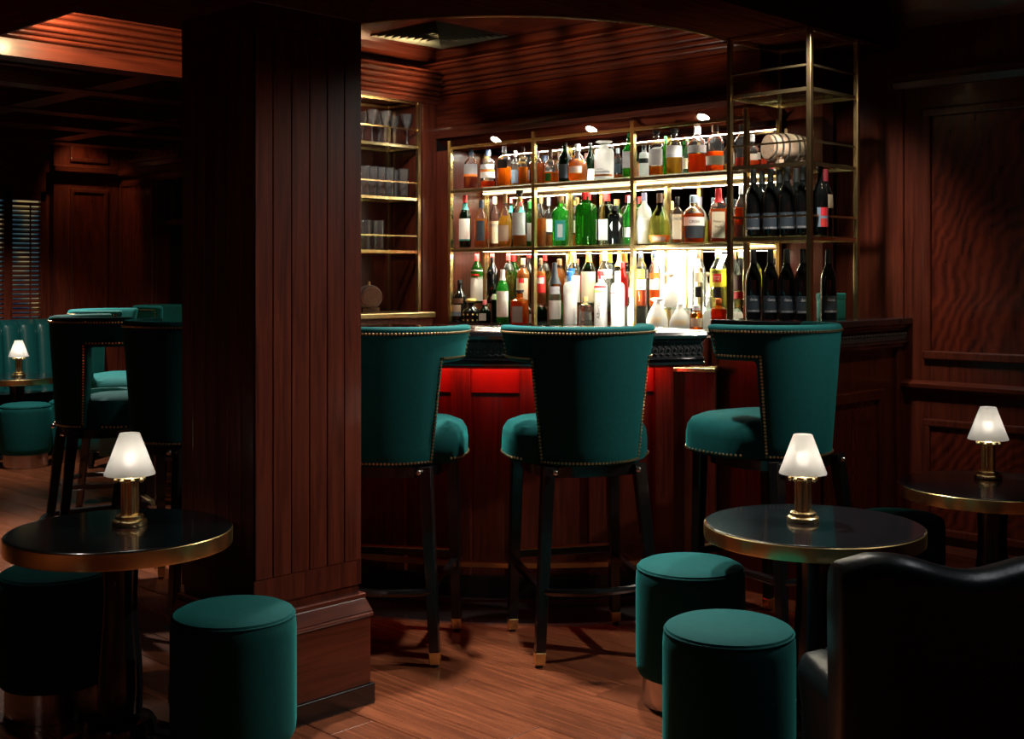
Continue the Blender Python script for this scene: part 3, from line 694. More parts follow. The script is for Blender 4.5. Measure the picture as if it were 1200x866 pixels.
g1, g2, g3 = 'bottles on the top shelf', 'bottles on the middle shelf', 'bottles on the bottom shelf'
U = 'on the top shelf'; V = 'on the middle shelf'; Z = 'on the bottom shelf'
# top shelf
B(1,'F',552,175,17,'whisky bottle with grey label and orange band, leftmost '+U,'spirit','clear','p_navy','dark_amber',.30,[(.36,.62,'grey',80),(.30,.36,'orange',80)],group=g1)
B(1,'F',572,176,18,'clear bottle with broad white label and orange stripe, second from left '+U,'spirit','clear','p_navy','dark_amber',.16,[(.24,.40,'white',80),(.40,.46,'orange',80),(.48,.60,'silver',70)],group=g1)
B(1,'F',591,170,17,'square whisky bottle with slanting black label, half full of amber '+U,'square','clear','p_silver','amber',.48,[(.44,.66,'black',50)],group=g1)
B(1,'R',604,177,11,'slim bottle with dark patterned label behind the square whisky '+U,'spirit','clear','p_silver','dark_amber',.2,[(.12,.48,'slate',70)],group=g1)
B(1,'M',613,172,12,'small brown-capped amber bottle just left of the first dark post '+U,'spirit','clear','p_brown','amber',.48,[(.55,.62,'gold',60)],group=g1)
B(1,'F',629,177,17,'reddish amber bottle behind the first dark brass post '+U,'spirit','clear','p_silver','dark_amber',.62,[],group=g1)
B(1,'M',645,175,17,'short round decanter a third full of amber by first post '+U,'squat','clear','p_brown','amber',.34,[(.08,.3,'green',25)],group=g1)
B(1,'M',662,162,15,'tall dark green bottle with dark label, black cap '+U,'wine','dark_green','p_black',None,0,[(.12,.46,'slate',70)],group=g1)
B(1,'F',677,169,24,'round-bodied amber bourbon bottle with beige strip label '+U,'round','clear','p_silver','amber',.58,[(.2,.38,'beige',40)],group=g1)
B(1,'R',692,168,11,'green bottle with white label left of the white ceramic one '+U,'wine','dark_green','p_black',None,0,[(.05,.34,'white',70)],group=g1)
B(1,'F',708,165,23,'white ceramic bottle with big round stopper and black writing '+U,'shoulder','frosted','p_white',None,0,[(.06,.11,'orange',85),(.16,.19,'grey',60)],group=g1,stop='ball',texts=[('RESERVA',.011,.24,'black',False)])
B(1,'M',724,174,12,'grey-capped clear bottle with orange base beside the white ceramic '+U,'spirit','clear','p_silver','orange',.16,[(.2,.5,'slate',50)],group=g1)
B(1,'F',738,153,17,'light green wine-shaped bottle with white label at the middle post '+U,'wine','bright_green','p_green','yellow',.2,[(.2,.58,'white',75)],group=g1)
B(1,'M',755,171,13,'white square bottle with black top right of the middle post '+U,'shoulder','frosted','p_black',None,0,[(.45,.60,'black',60)],group=g1)
B(1,'F',769,139,17,'clear bottle with tall white label and black stopper, little amber '+U,'spirit','clear','p_black','amber',.2,[(.22,.58,'white',80)],group=g1,stop='T')
B(1,'R',780,160,9,'slim green bottle peeping between two black-stoppered ones '+U,'tall','green','p_green',None,0,[],group=g1)
B(1,'F',790,139,19,'black-stoppered golden whisky bottle with white label above the liquor '+U,'spirit','clear','p_black','gold',.36,[(.42,.62,'white',80),(.36,.42,'silver',80)],group=g1,stop='T')
B(1,'R',805,165,9,'small bottle with yellow label behind two large whiskies '+U,'spirit','clear','p_brown','water',.4,[(.2,.5,'cream',70)],group=g1)
B(1,'F',817,144,22,'wide clear bottle of dark amber whisky with white label, silver cap '+U,'spirit','clear','p_silver','dark_amber',.40,[(.42,.58,'white',85)],group=g1)
B(1,'F',838,143,21,'wide bottle of red-amber whisky with low cream label '+U,'spirit','clear','p_brown','orange',.42,[(.12,.32,'cream',85)],group=g1)
B(1,'M',869,141,17,'clear bottle of red-orange spirit behind the tower post, rightmost '+U,'spirit','clear','p_black','pink',.28,[],group=g1)
# middle shelf
B(2,'F',545,229,14,'dark green bottle with red cap and white label, leftmost '+V,'wine','dark_green','p_red',None,0,[(.16,.55,'white',80),(.13,.16,'teal',80),(.72,.84,'teal',180)],group=g2,capz=.86)
B(2,'F',564,235,16,'amber bottle with blue cap and dark side label '+V,'spirit','clear','p_navy','amber',.6,[(.14,.56,'slate',38)],group=g2)
B(2,'M',580,231,12,'clear bottle with cream label and white cap '+V,'tall','clear','p_cream','gold',.1,[(.08,.52,'cream',80),(.40,.46,'grey',80)],group=g2)
B(2,'F',592,227,17,'golden whisky bottle with brown wooden stopper and pinkish label '+V,'round','clear','cork','gold',.58,[(.1,.4,'beige',45)],group=g2)
B(2,'R',599,233,9,'dark bottle with pink and teal cap behind the golden whisky '+V,'wine','dark_green','p_pink',None,0,[(.72,.85,'teal',180)],group=g2)
B(2,'F',609,223,17,'clear bottle with large pale label, black stopper and gold neck '+V,'spirit','clear','p_black','amber',.22,[(.2,.6,'silver',75),(.80,.88,'gold',180)],group=g2,stop='T')
B(2,'M',621,236,12,'green-shouldered bottle with pale blue-white label beside the first post '+V,'spirit','green','p_green','gold',.14,[(.12,.52,'white',80)],group=g2)
B(2,'M',634,229,12,'orange-amber bottle with cork, right of the first post '+V,'spirit','clear','cork','amber',.55,[],group=g2)
B(2,'R',643,232,10,'clear bottle with white label left of the green gin '+V,'spirit','clear','p_silver','amber',.25,[(.3,.56,'white',75)],group=g2)
B(2,'F',657,229,23,'square bright green gin bottle with dark teal label '+V,'square','bright_green','cork',None,0,[(.10,.50,'teal',34),(.16,.42,'silver',18)],group=g2)
B(2,'F',687,226,26,'broad dark green gin bottle with short neck, red and silver cap '+V,'shoulder','green','p_red',None,0,[],group=g2)
B(2,'R',711,227,19,'pale green bottle with red cap behind the black diamond-label one '+V,'shoulder','pale','p_red','water',.4,[(.1,.5,'white',60)],group=g2)
B(2,'F',721,241,20,'squat black apothecary bottle with pale diamond label '+V,'shoulder','black_glass','p_black',None,0,[],group=g2)
B(2,'M',738,230,14,'green bottle with white cap left of the middle post '+V,'tall','bright_green','p_white','water',.5,[(.15,.35,'white',60)],group=g2)
B(2,'F',755,226,17,'milky pale green bottle with lilac cap right of the middle post '+V,'spirit','frosted','p_lilac','yellow',.5,[(.25,.5,'white',50)],group=g2)
B(2,'F',773,227,25,'wide pale yellow bottle with dark cork and orange foot '+V,'round','pale','p_brown','yellow',.55,[(.02,.16,'orange',85),(.04,.13,'beige',40)],group=g2)
B(2,'R',788,236,10,'small clear bottle with yellow stopper behind two labelled ones '+V,'squat','clear','p_gold','water',.4,[],group=g2)
B(2,'F',794,231,15,'bourbon bottle with cream label in tall dark letters, black cap '+V,'square','clear','p_black','amber',.62,[(.08,.62,'cream',44)],group=g2,texts=[('KNOB',.020,.52,'black',False)])
B(2,'M',813,229,25,'wide amber bottle with blue-grey cap, dark and white label '+V,'spirit','clear','p_bluegrey','dark_amber',.62,[(.10,.36,'slate',60),(.36,.54,'white',70)],group=g2,texts=[('CREEK',.020,.44,'black',False)])
B(2,'R',836,232,13,'dark-capped bottle half hidden by the red-wax bourbon '+V,'spirit','clear','p_slate','amber',.5,[],group=g2)
mk=B(2,'F',842,221,24,'bourbon bottle with dripping red wax cap and cream label '+V,'square','clear','p_red','dark_amber',.62,[(.07,.56,'cream',40)],group=g2,capz=.74,texts=[("Maker's",.016,.38,'brown',False),('Mark',.016,.28,'brown',False)])
B(2,'M',869,217,16,'clear-necked bottle of red liqueur at the tower, rightmost '+V,'spirit','clear','p_silver','orange',.6,[(.06,.3,'grey',40)],group=g2)
# bottom shelf, rear row on the glass riser
B(4,'M',559,293,15,'green vermouth bottle with red cap and very tall cream label '+Z,'tall','green','p_red',None,0,[(.04,.66,'white',85),(.54,.58,'red',40)],group=g3,capz=.84)
B(4,'M',577,295,14,'near-black bottle with red cap right of the vermouth '+Z,'wine','black_glass','p_red',None,0,[],group=g3)
B(4,'M',596,297,14,'yellow-green liqueur bottle with red cap and dark neck foil '+Z,'tall','pale','p_red','yellow',.6,[(.66,.80,'black',180)],group=g3)
B(4,'M',613,303,16,'golden rum bottle with cream label and red emblem '+Z,'tall','clear','cork','amber',.78,[(.06,.56,'cream',60),(.46,.56,'red',25)],group=g3)
B(4,'M',634,303,12,'amber bottle with red and white label right of the first post '+Z,'tall','clear','p_brown','amber',.72,[(.25,.62,'red',60),(.45,.58,'white',40)],group=g3)
B(4,'M',672,290,17,'clear vodka bottle with yellow cap and blue patch '+Z,'tall','clear','p_yellow','water',.6,[(.05,.55,'white',85),(.58,.68,'blue',30)],group=g3,capz=.80)
B(4,'M',690,292,17,'clear bottle with orange-red cap beside the yellow-capped vodka '+Z,'tall','pale','p_orange','water',.6,[(.05,.62,'cream',85)],group=g3,capz=.80)
B(4,'M',709,290,17,'clear bottle with pale pink cap and red-striped label '+Z,'tall','clear','p_beige','water',.6,[(.50,.66,'white',80),(.54,.58,'red',80)],group=g3,capz=.82)
B(4,'R',726,290,14,'clear bottle with gold foil top behind the bright red bottle '+Z,'tall','pale','p_gold','yellow',.5,[],group=g3,capz=.72)
B(4,'M',730,307,13,'bright red liqueur bottle '+Z,'tall','red','p_red',None,0,[],group=g3)
B(4,'M',741,315,9,'slim clear bottle with pink label beside the middle post '+Z,'tall','clear','p_pink','water',.5,[(.25,.5,'pink',80)],group=g3)
B(4,'M',751,290,13,'blue-capped clear bottle with orange foot, left of twin '+Z,'tall','clear','p_navy','orange',.28,[(.5,.66,'yellow',40),(.3,.48,'white',60)],group=g3)
B(4,'M',767,290,13,'blue-capped clear bottle with orange foot, right of twin '+Z,'tall','clear','p_navy','orange',.30,[(.5,.6,'orange',60),(.3,.48,'white',60)],group=g3)
B(4,'M',785,319,20,'pale decanter in front of the glowing panel '+Z,'round','frosted','p_beige',None,0,[],group=g3,stop='ball')
B(4,'M',819,291,16,'clear rum bottle with brown cap, round emblem and black seal '+Z,'tall','clear','p_brown','water',.6,[(.44,.60,'cream',36),(.18,.36,'black',26)],group=g3,capz=.84)
B(4,'M',842,290,20,'rum bottle with gold cap, yellow label, red disc and black seal '+Z,'tall','clear','p_gold','yellow',.55,[(.36,.66,'yellow',75),(.44,.58,'red',30),(.18,.36,'black',26)],group=g3,capz=.84,texts=[('HAVANA',.008,.53,'white',False),('CLUB',.008,.49,'white',False)])
B(4,'M',868,290,15,'gold-capped bottle with brown and red label behind the tower post '+Z,'tall','clear','p_gold','yellow',.5,[(.30,.56,'brown',80),(.16,.28,'red',80)],group=g3,capz=.84)
# bottom shelf, front row
B(3,'F',539,328,16,'black cream-liqueur bottle with oval beige label, leftmost '+Z,'wine','black_glass','p_black',None,0,[(.24,.40,'beige',40),(.14,.24,'bluegrey',40),(.44,.56,'brown',60)],group=g3)
B(3,'F',552,350,20,'short ornate dark bottle with gold band and gold stopper '+Z,'squat','black_glass','p_gold',None,0,[(.30,.36,'gold',180),(.06,.12,'gold',180)],group=g3,stop='ball')
B(3,'F',568,352,15,'squat dark green bottle with pink wax and round white label '+Z,'squat','dark_green','p_pink',None,0,[(.1,.42,'silver',36)],group=g3)
B(3,'F',579.5,333,7,'small dark bottle with white neck behind the pink-waxed one '+Z,'tall','dark_green','p_black',None,0,[(.6,.74,'white',60)],group=g3)
B(3,'F',589,316,15,'bright green liqueur bottle with white cap and white label '+Z,'tall','bright_green','p_white','yellow',.1,[(.12,.60,'white',62)],group=g3,capz=.80)
B(3,'F',609,340,24,'square orange liqueur bottle with grey label and flat black stopper '+Z,'square','amber_glass','p_black','orange',.66,[(.05,.52,'grey',34)],group=g3,stop='T')
B(3,'F',624,358,8,'tiny white-labelled bottle with red cap by first post '+Z,'spirit','clear','p_red','water',.3,[(.1,.55,'white',80)],group=g3)
B(3,'F',650,308,15,'clear bottle with long dark green neck foil '+Z,'tall','pale','p_slate','water',.5,[(.50,.62,'silver',50),(.10,.4,'white',70)],group=g3,capz=.66)
B(3,'F',668,318,18,'frosted white vodka bottle with blue neck label '+Z,'shoulder','frosted','p_blue',None,0,[(.04,.6,'white',85)],group=g3,capz=.82)
B(3,'F',686,348,18,'stout clear glass bottle with gold-green band '+Z,'square','clear','p_gold','water',.5,[(.74,.80,'gold',60)],group=g3)
B(3,'F',704,318,16,'white bottle with vertical black script and red shoulder band '+Z,'shoulder','frosted','p_red',None,0,[(.70,.74,'red',80),(.62,.66,'lime',50)],group=g3,texts=[('Alberto',.028,.30,'black',True)])
B(3,'F',724,318,17,'frosted white bottle with clear neck and thin red line '+Z,'shoulder','frosted','p_silver',None,0,[(.60,.62,'red',50)],group=g3,capz=.84)
B(3,'F',740,350,9,'slim white bottle with vertical letters at the middle post '+Z,'tall','frosted','p_white',None,0,[(.05,.6,'white',80)],group=g3,texts=[('PERLA',.012,.32,'black',True)])
B(3,'F',770,349,26,'pale cone-shaped decanter, left one of two alike '+Z,'cone','frosted','p_white',None,0,[(.2,.4,'cream',40)],group=g3,stop='ball')
B(3,'F',797,356,26,'pale cone-shaped decanter, right one of two alike '+Z,'cone','frosted','p_white',None,0,[(.2,.4,'cream',40)],group=g3)
B(3,'F',816,358,15,'small gold-brown jar-like bottle with cream label '+Z,'jar','amber_glass','p_silver','gold',.5,[(.15,.5,'cream',60)],group=g3)
B(3,'F',842,350,23,'square orange whisky bottle with dark lettering below the yellow label '+Z,'square','amber_glass','p_orange','orange',.68,[],group=g3,texts=[('WHISKY',.014,.40,'brown',False)])
# diamond label of the squat black bottle
for o in list(bpy.data.objects):
    if o.get('label', '').startswith('squat black apothecary'):
        v = []
        for x, zz in ((0, .15), (.030, .095), (0, .03), (-.030, .095)): v.append((x, -.0305 * 1.0 - .004, zz))
        R_ = max(abs(p.co.x) for c in o.children for p in c.data.vertices) * .97
        MB().add([(x, -R_, zz) for x, _, zz in v] + [(x, -R_ + .001, zz) for x, _, zz in v], [(0, 1, 2, 3), (7, 6, 5, 4)]).build('diamond_label', 'p_silver', o)
# dark wine bottles in the shelf tower
wp = None
def wine(label, px, a, y, z, rz, first=[True], gp=''):
    global wp
    if wp is None:
        wp = bottle('', 0, 0, 0, .312, .036, 'wine', 'black_glass', 'p_black', None, 0, [(.10, .34, 'slate', 62), (.11, .135, 'grey', 50)], face=0, texts=[('dana', .019, .285, 'silver', False)], capz=.80)
        wp['label'] = label; o = wp
    else: o = copy_tree(wp)
    o.name = 'wine_bottle'; o.scale = (1, 1, .965 if z > 1.4 else 1); o.location = (a, y, z + .001); o.rotation_euler = (0, 0, rz); o['label'] = label; o['group'] = gp
    return o
ord_ = ['leftmost', 'second', 'third', 'fourth']
for k, px in enumerate((883, 903, 922, 941)):
    a = TX + .062; wine('black wine bottle with slate label, %s from left at the tower foot' % ord_[k], px, a, yb(px, a), ZR, radians(-55 + 3 * k), gp='wine bottles at the foot of the tower')
a, y = at(971, 5.43); wine('black wine bottle standing apart at the right, foot of the tower', 971, a, y, ZR, radians(-40), gp='wine bottles at the foot of the tower')
for k, px in enumerate((883, 903, 922, 941)):
    a = TX + .062; wine('black wine bottle, %s from left in front on the lowest tower shelf' % ord_[k], px, a, yb(px, a), 1.57, radians(-56 + 3 * k), gp='wine bottles on the lowest glass shelf')
for k, px in enumerate((893, 913, 933)):
    a = TX + .150; wine('black wine bottle, %s behind the front row on the lowest tower shelf' % ['left one', 'middle one', 'right one'][k], px, a, yb(px, a), 1.57, radians(-62), gp='wine bottles on the lowest glass shelf')
a, y = at(961, 5.33); bottle('dark bottle with red and blue label at the right on the lowest tower shelf', a, y, 1.57, .30, .034, 'wine', 'black_glass', 'p_black', None, 0, [(.12, .40, 'bluegrey', 60), (.12, .24, 'red', 34), (.28, .40, 'red', 34)], face=radians(-20), name='wine_bottle')
a, y = at(967, 5.49); bottle('dark bottle with red cap and pink strip label on the lowest tower shelf', a, y, 1.57, .30, .036, 'wine', 'black_glass', 'p_wine', None, 0, [(.42, .62, 'beige', 30)], face=radians(-20), name='wine_bottle', capz=.82)
# teal tin behind the lone bottle
a, y = at(974, 5.58)
tn = thing('tin', 'teal tin behind the lone wine bottle at the foot of the tower', 'tin', (a, y, ZR + .001), radians(-44))
MB().lathe([(.062, 0), (.064, .004), (.064, .09), (.062, .094)], 24).build('tin_body', 'p_teal', tn, smooth=True); MB().lathe([(.066, .09), (.066, .112), (.06, .116)], 24).build('lid', 'p_teal', tn, smooth=True)
# small cask on the tower's middle shelf
a, y = at(921, 5.55)
ck = thing('cask', 'little wooden cask with steel hoops lying on the tower shelf', 'cask', (a, y, 1.8895), radians(-22))
def cask(root, L, R, z, wd='cask_wood'):
    body = MB().lathe([(R * .82, -L / 2), (R * .92, -L * .3), (R, 0), (R * .92, L * .3), (R * .82, L / 2)], 24)
    body.v = [(p[2], p[0], p[1] + z) for p in body.v]; body.build('staves', wd, root, smooth=True)
    for h in (-.46, -.3, -.14, .14, .3, .46):
        rr = R * (1 - .18 * (abs(h) * 2) ** 1.6) + .0015; hb = MB().lathe([(rr, L * h - .005), (rr, L * h + .005)], 24); hb.v = [(p[2], p[0], p[1] + z) for p in hb.v]; hb.build('hoop', 'steel', root, smooth=True)
    hd = MB().lathe([(R * .76, -.002), (R * .76, .002)], 24); hd.v = [(p[2] - L / 2 - .001, p[0], p[1] + z) for p in hd.v]; hd.build('head', wd, root)
    bg = MB().lathe([(.008, 0), (.006, .02)], 10); bg.v = [(p[0], p[1], p[2] + z + R) for p in bg.v]; bg.build('bung', 'cork', root, smooth=True)
    for s in (-1, 1): MB().box(s * L * .3 - .012, s * L * .3 + .012, -R * .7, R * .7, 0, .026).build('cradle', wd, root)
cask(ck, .195, .068, .082)
# glasses on the left shelf unit
def lathe_obj(prof, n=18): return MB().lathe(prof, n, cap=False)
gl = None
WG = [(.032, .001), (.032, .003), (.006, .008), (.0035, .02), (.0035, .085), (.010, .095), (.028, .135), (.036, .185), (.0345, .185), (.026, .136), (.006, .1)]
for k, (px, y) in enumerate(((425, 5.57), (436, 5.46), (444, 5.58), (452, 5.46), (462, 5.60), (477, 5.47))):
    x = xa(px, y)
    if gl is None: gl = lathe_obj(WG).build('wine_glass', 'crystal', smooth=True); o = gl
    else: o = gl.copy(); COL.objects.link(o)
    o.location = (x, y, 2.157)
    tag(o, 'stemmed wine glass on the top glass shelf beside the pillar, %s from the left' % ['first', 'second', 'third', 'fourth', 'fifth', 'sixth'][k], 'glass', 'wine glasses on the side shelf')
hb = None
HB = [(.030, .001), (.031, .008), (.034, .165), (.032, .165), (.029, .014), (.001, .012)]
for z, lst, nm in ((1.853, ((427, 5.46), (436.5, 5.46), (446, 5.46), (456, 5.46), (463, 5.56), (473, 5.46)), 'middle'), (1.546, ((428, 5.46), (436.5, 5.55), (443.5, 5.46)), 'lower')):
    for k, (px, y) in enumerate(lst):
        if hb is None: hb = lathe_obj(HB).build('highball_glass', 'crystal', smooth=True); o = hb
        else: o = hb.copy(); COL.objects.link(o)
        o.location = (xa(px, y), y, z)
        tag(o, 'tall cut highball glass on the %s glass shelf, %s from the left' % (nm, ['first', 'second', 'third', 'fourth', 'fifth', 'sixth'][k]), 'glass', 'highball glasses on the %s side shelf' % nm)
ck2 = thing('cask', 'small dim wooden cask under the highball glasses beside the pillar', 'cask', (xa(433, 5.55), 5.55, 1.38), radians(60))
ck2.location.z = 1.1865; cask(ck2, .19, .07, .085, 'dim_cask')
# decanter in the far niche
a, y = WE + .2, yb(203, WE + .2)
dc = thing('decanter', 'clear glass decanter on the dark niche shelf at far left', 'decanter', (a, y, 1.861))
MB().lathe([(.05, 0), (.085, .03), (.095, .07), (.075, .12), (.03, .17), (.02, .22), (.026, .26)], 20).build('glass_body', 'crystal', dc, smooth=True); MB().lathe([(.018, .255), (.03, .27), (.03, .30), (.005, .33)], 14).build('stopper', 'clear', dc, smooth=True)

# ================================================================ BAR STOOLS
def make_stool():
    t = thing('bar_stool', '', 'bar stool')
    Z0, ZS, Z1 = .70, 1.075, 1.21
    zs = [Z0, .76, .83, .90, .97, 1.03, ZS, 1.11, 1.15, 1.185, Z1]
    def shell(phi, z):        # outer face of the curved back
        q = (z - Z0) / (Z1 - Z0); r = .215 + .062 * q + (.008 * max(0, (z - 1.1) / .11) ** 2); rear = -.205 - .030 * q
        cy = rear + r; return (r * sin(phi), cy - r * cos(phi), z)
    PL_, PU = 58, 98
    phis = [radians(p) for p in (-98, -90, -80, -69, -58, -46, -34, -22, -11, 0, 11, 22, 34, 46, 58, 69, 80, 90, 98)]
    v = []; f = []; idx = {}
    for j, z in enumerate(zs):
        for i, p in enumerate(phis): idx[(i, j)] = len(v); v.append(shell(p, z))
    n = len(v); TH = .058
    for j, z in enumerate(zs):
        for i, p in enumerate(phis):
            x, y, zz = shell(p, z); q = (z - Z0) / (Z1 - Z0); cy = -.205 - .030 * q + .215 + .062 * q
            d = Vector((x, y - cy)).normalized(); v.append((x - d.x * TH, y - d.y * TH, zz))
    cells = set()
    js = zs.index(ZS)
    for j in range(len(zs) - 1):
        for i in range(len(phis) - 1):
            if j >= js or (radians(-58.1) <= phis[i] and phis[i + 1] <= radians(58.1)): cells.add((i, j))
    for (i, j) in cells:
        a, b, c, d = idx[i, j], idx[i + 1, j], idx[i + 1, j + 1], idx[i, j + 1]
        f.append((a, b, c, d)); f.append((n + d, n + c, n + b, n + a))
        for (ni, nj, e0, e1) in ((i, j - 1, a, b), (i + 1, j, b, c), (i, j + 1, c, d), (i - 1, j, d, a)):
            if (ni, nj) not in cells: f.append((e1, e0, n + e0, n + e1))
    used = sorted({k for q in f for k in q}); mp = {k: i for i, k in enumerate(used)}
    MB().add([v[k] for k in used], [tuple(mp[k] for k in q) for q in f]).build('backrest', 'velvet', t, smooth=True, bevel=.016, seg=3)
    # seat cushion
    def plan(tt, r):      # square front with round corners, rear drawn in between the wings
        kk = (abs(cos(tt)) ** 3.2 + abs(sin(tt)) ** 3.2) ** (-1 / 3.2); x, y = .260 * kk * cos(tt) * r, (.282 if sin(tt) > 0 else .245) * kk * sin(tt) * r
        if y < 0:
            q = min(1, -y / .245); x *= 1 - .42 * q ** 1.6; y *= .80
        return x, y + .035
    prof = [(.955, .700), (1.0, .712), (1.0, .775), (.985, .805), (.93, .832), (.78, .850), (.45, .860), (.12, .862)]
    vs = []; fs = []; nn = 48
    for r, z in prof: vs += [(*plan(2 * pi * i / nn, r), z) for i in range(nn)]
    for j in range(len(prof) - 1): fs += [(j * nn + i, j * nn + (i + 1) % nn, (j + 1) * nn + (i + 1) % nn, (j + 1) * nn + i) for i in range(nn)]
    fs += [tuple(range(nn - 1, -1, -1)), tuple(range((len(prof) - 1) * nn, len(prof) * nn))]
    MB().add(vs, fs).build('seat', 'velvet', t, smooth=True)
    MB().lathe([(.200, .660), (.203, .699)], 32, (0, .025, 0), sq=3).build('seat_frame', 'lacquer', t, smooth=True)
    # brass nails along every edge
    nails = MB(); NR = .0056
    def nail(phi, z, off=.001):
        x, y, zz = shell(phi, z); cy = y + (.215 + .062 * (z - Z0) / (Z1 - Z0)) * cos(phi)
        d = Vector((sin(phi), -cos(phi))); nails.sphere((x + d.x * off, y + d.y * off, zz), NR, 6, 3)
    def run(p0, z0, p1, z1, r=.25):
        L = math.hypot(radians(p1 - p0) * r, z1 - z0); m = max(2, int(L / .0125))
        for k in range(m): q = k / (m - 1); nail(radians(p0 + (p1 - p0) * q), z0 + (z1 - z0) * q)
    run(-92, Z1 - .024, 92, Z1 - .024, .28); run(-54, Z0 + .014, 54, Z0 + .014, .215)
    for s in (-1, 1):
        run(s * 54, Z0 + .014, s * 54, ZS + .018); run(s * 54, ZS + .018, s * 93, ZS + .018, .27); run(s * 93, ZS + .018, s * 92, Z1 - .024)
    for k in range(54):
        x, y = plan(radians(-22 + 224 * k / 53), 1.004); nails.sphere((x, y, .716), NR, 6, 3)
    nails.build('nail_trim', 'nail_brass', t, smooth=True)['kind'] = 'stuff'
    # legs with brass ferrules
    for sx in (-1, 1):
        for (tp, bt_) in (((sx * .165, -.155, .70), (sx * .212, -.225, .05)), ((sx * .185, .21, .70), (sx * .20, .215, .05))):
            d = (Vector(bt_) - Vector(tp)); e = Vector(tp) + d * (.70 / .65) * .995
            lg = MB().bar(tp, bt_, .044, .034, up=(0, 1, 0)).build('leg', 'lacquer', t, bevel=.003, seg=1)
            MB().bar(bt_, (bt_[0] + d.x / 13, bt_[1] + d.y / 13, .008), .0365, .033, up=(0, 1, 0)).build('ferrule', 'brass', lg, bevel=.002, seg=1)
            MB().lathe([(.012, .0), (.012, .008)], 10, (bt_[0] + d.x / 13, bt_[1] + d.y / 13, 0)).build('glide', 'rubber', lg)
    MB().box(-.19, .19, .20, .226, .29, .318).build('front_footrest', 'lacquer', t, bevel=.003)
    MB().box(-.185, .185, .198, .228, .318, .322).build('footrest_plate', 'old_brass', t)
    pts = []
    for k in range(13):
        q = -1 + k / 6; pts.append((q * .196, -.207 - .055 * (1 - q * q), .262))
    MB().tube(pts, .014, 8).build('rear_stretcher', 'lacquer', t, smooth=True)
    for sx in (-1, 1): MB().bar((sx * .196, -.20, .262), (sx * .194, .205, .275), .026).build('side_stretcher', 'lacquer', t, bevel=.003, seg=1)
    for sx in (-1, 1): MB().sphere((sx * .15, -.197, .685), .011, 10, 6).build('stud', 'chrome', t, smooth=True)
    return t
stool = make_stool(); stool.scale = (1.06, 1.03, 1)
FA = lambda dx, dy: math.atan2(*reversed(W(dx, dy))) - pi / 2
SG = 'teal velvet bar stools along the bar'
for k, (X, Y, dx, dy, lab) in enumerate([
    (.262, 4.67, -.242, .970, 'teal velvet bar stool with nail-trimmed back, middle of the three right of the pillar'),
    (-.462, 4.66, .156, .988, 'teal velvet bar stool half hidden by the right side of the pillar'),
    (1.035, 4.83, -.60, .80, 'teal velvet bar stool turned left behind the right-hand lamp table'),
    (-1.385, 5.20, .60, .80, 'teal velvet bar stool half hidden by the left side of the pillar'),
    (-1.915, 5.76, .88, .46, 'teal velvet bar stool left of the pillar, seen side-on behind the left lamp'),
    (-2.20, 6.80, .98, .15, 'teal bar stool mostly hidden behind the side-on stool'),
    (-2.13, 7.75, .95, -.3, 'farthest teal bar stool, only its top seen beside the pillar')]):
    a, b = W(X, Y); placed(stool, k == 0, (a, b, 0), FA(dx, dy), lab, SG)

# ================================================================ TABLES, LAMPS, POUFS
def make_table():
    t = thing('round_table', '', 'table'); R = .338
    MB().lathe([(.05, .575), (R - .03, .575), (R - .004, .575), (R - .002, .5855), (R - .002, .6185), (R - .006, .6204), (R - .010, .6205), (R - .02, .6205), (.05, .6205)], 64).build('table_top', 'black_top', t, smooth=True)
    MB().lathe([(R - .003, .573), (R, .573), (R + .001, .578), (R + .001, .6155), (R - .001, .6175), (R - .003, .6175)], 64, cap=False).build('brass_rim', 'brass', t, smooth=True)
    MB().lathe([(.20, .558), (.20, .5745)], 32).build('underplate', 'lacquer', t, smooth=True)
    MB().lathe([(.060, .09), (.066, .11), (.068, .18), (.064, .26), (.054, .36), (.051, .44), (.055, .53), (.064, .557)], 28).build('column', 'lacquer', t, smooth=True)
    MB().lathe([(.185, 0), (.190, .010), (.188, .026), (.165, .038), (.112, .052), (.108, .060), (.108, .078), (.098, .092), (.070, .100)], 40).build('foot', 'lacquer', t, smooth=True)
    return t
def make_lamp():
    t = thing('table_lamp', '', 'lamp')
    MB().lathe([(.050, 0), (.051, .003), (.051, .013), (.048, .016), (.041, .018), (.041, .028), (.036, .031), (.030, .033)], 32).build('base', 'bright_brass', t, smooth=True)
    col = MB().lathe([(.020, .032), (.020, .128)], 24)
    col.build('column', 'bright_brass', t, smooth=True)
    for k in range(6):
        an = k * pi / 3; MB().lathe([(.0075, .032), (.0075, .128)], 10, (.020 * cos(an), .020 * sin(an), 0)).build('column_rod', 'bright_brass', t, smooth=True)
    MB().lathe([(.020, .126), (.036, .130), (.040, .134), (.040, .142), (.036, .145), (.012, .147)], 28).build('gallery', 'bright_brass', t, smooth=True)
    for k in range(8):
        an = k * pi / 4 + .2; MB().sphere((.041 * cos(an), .041 * sin(an), .134), .0075, 8, 6).build('gallery_knob', 'bright_brass', t, smooth=True)
    MB().lathe([(.008, .145), (.008, .170)], 12).build('bulb_holder', 'bright_brass', t, smooth=True)
    MB().sphere((0, 0, .196), .020, 14, 10, 1.25).build('bulb', 'lamp_glow', t, smooth=True)
    MB().lathe([(.0745, .150), (.075, .152), (.030, .272), (.028, .274), (.027, .273), (.073, .1515), (.0745, .150)], 40, cap=False).build('shade', 'shade', t, smooth=True)
    l = bpy.data.lights.new('lamp_bulb', 'POINT'); return t
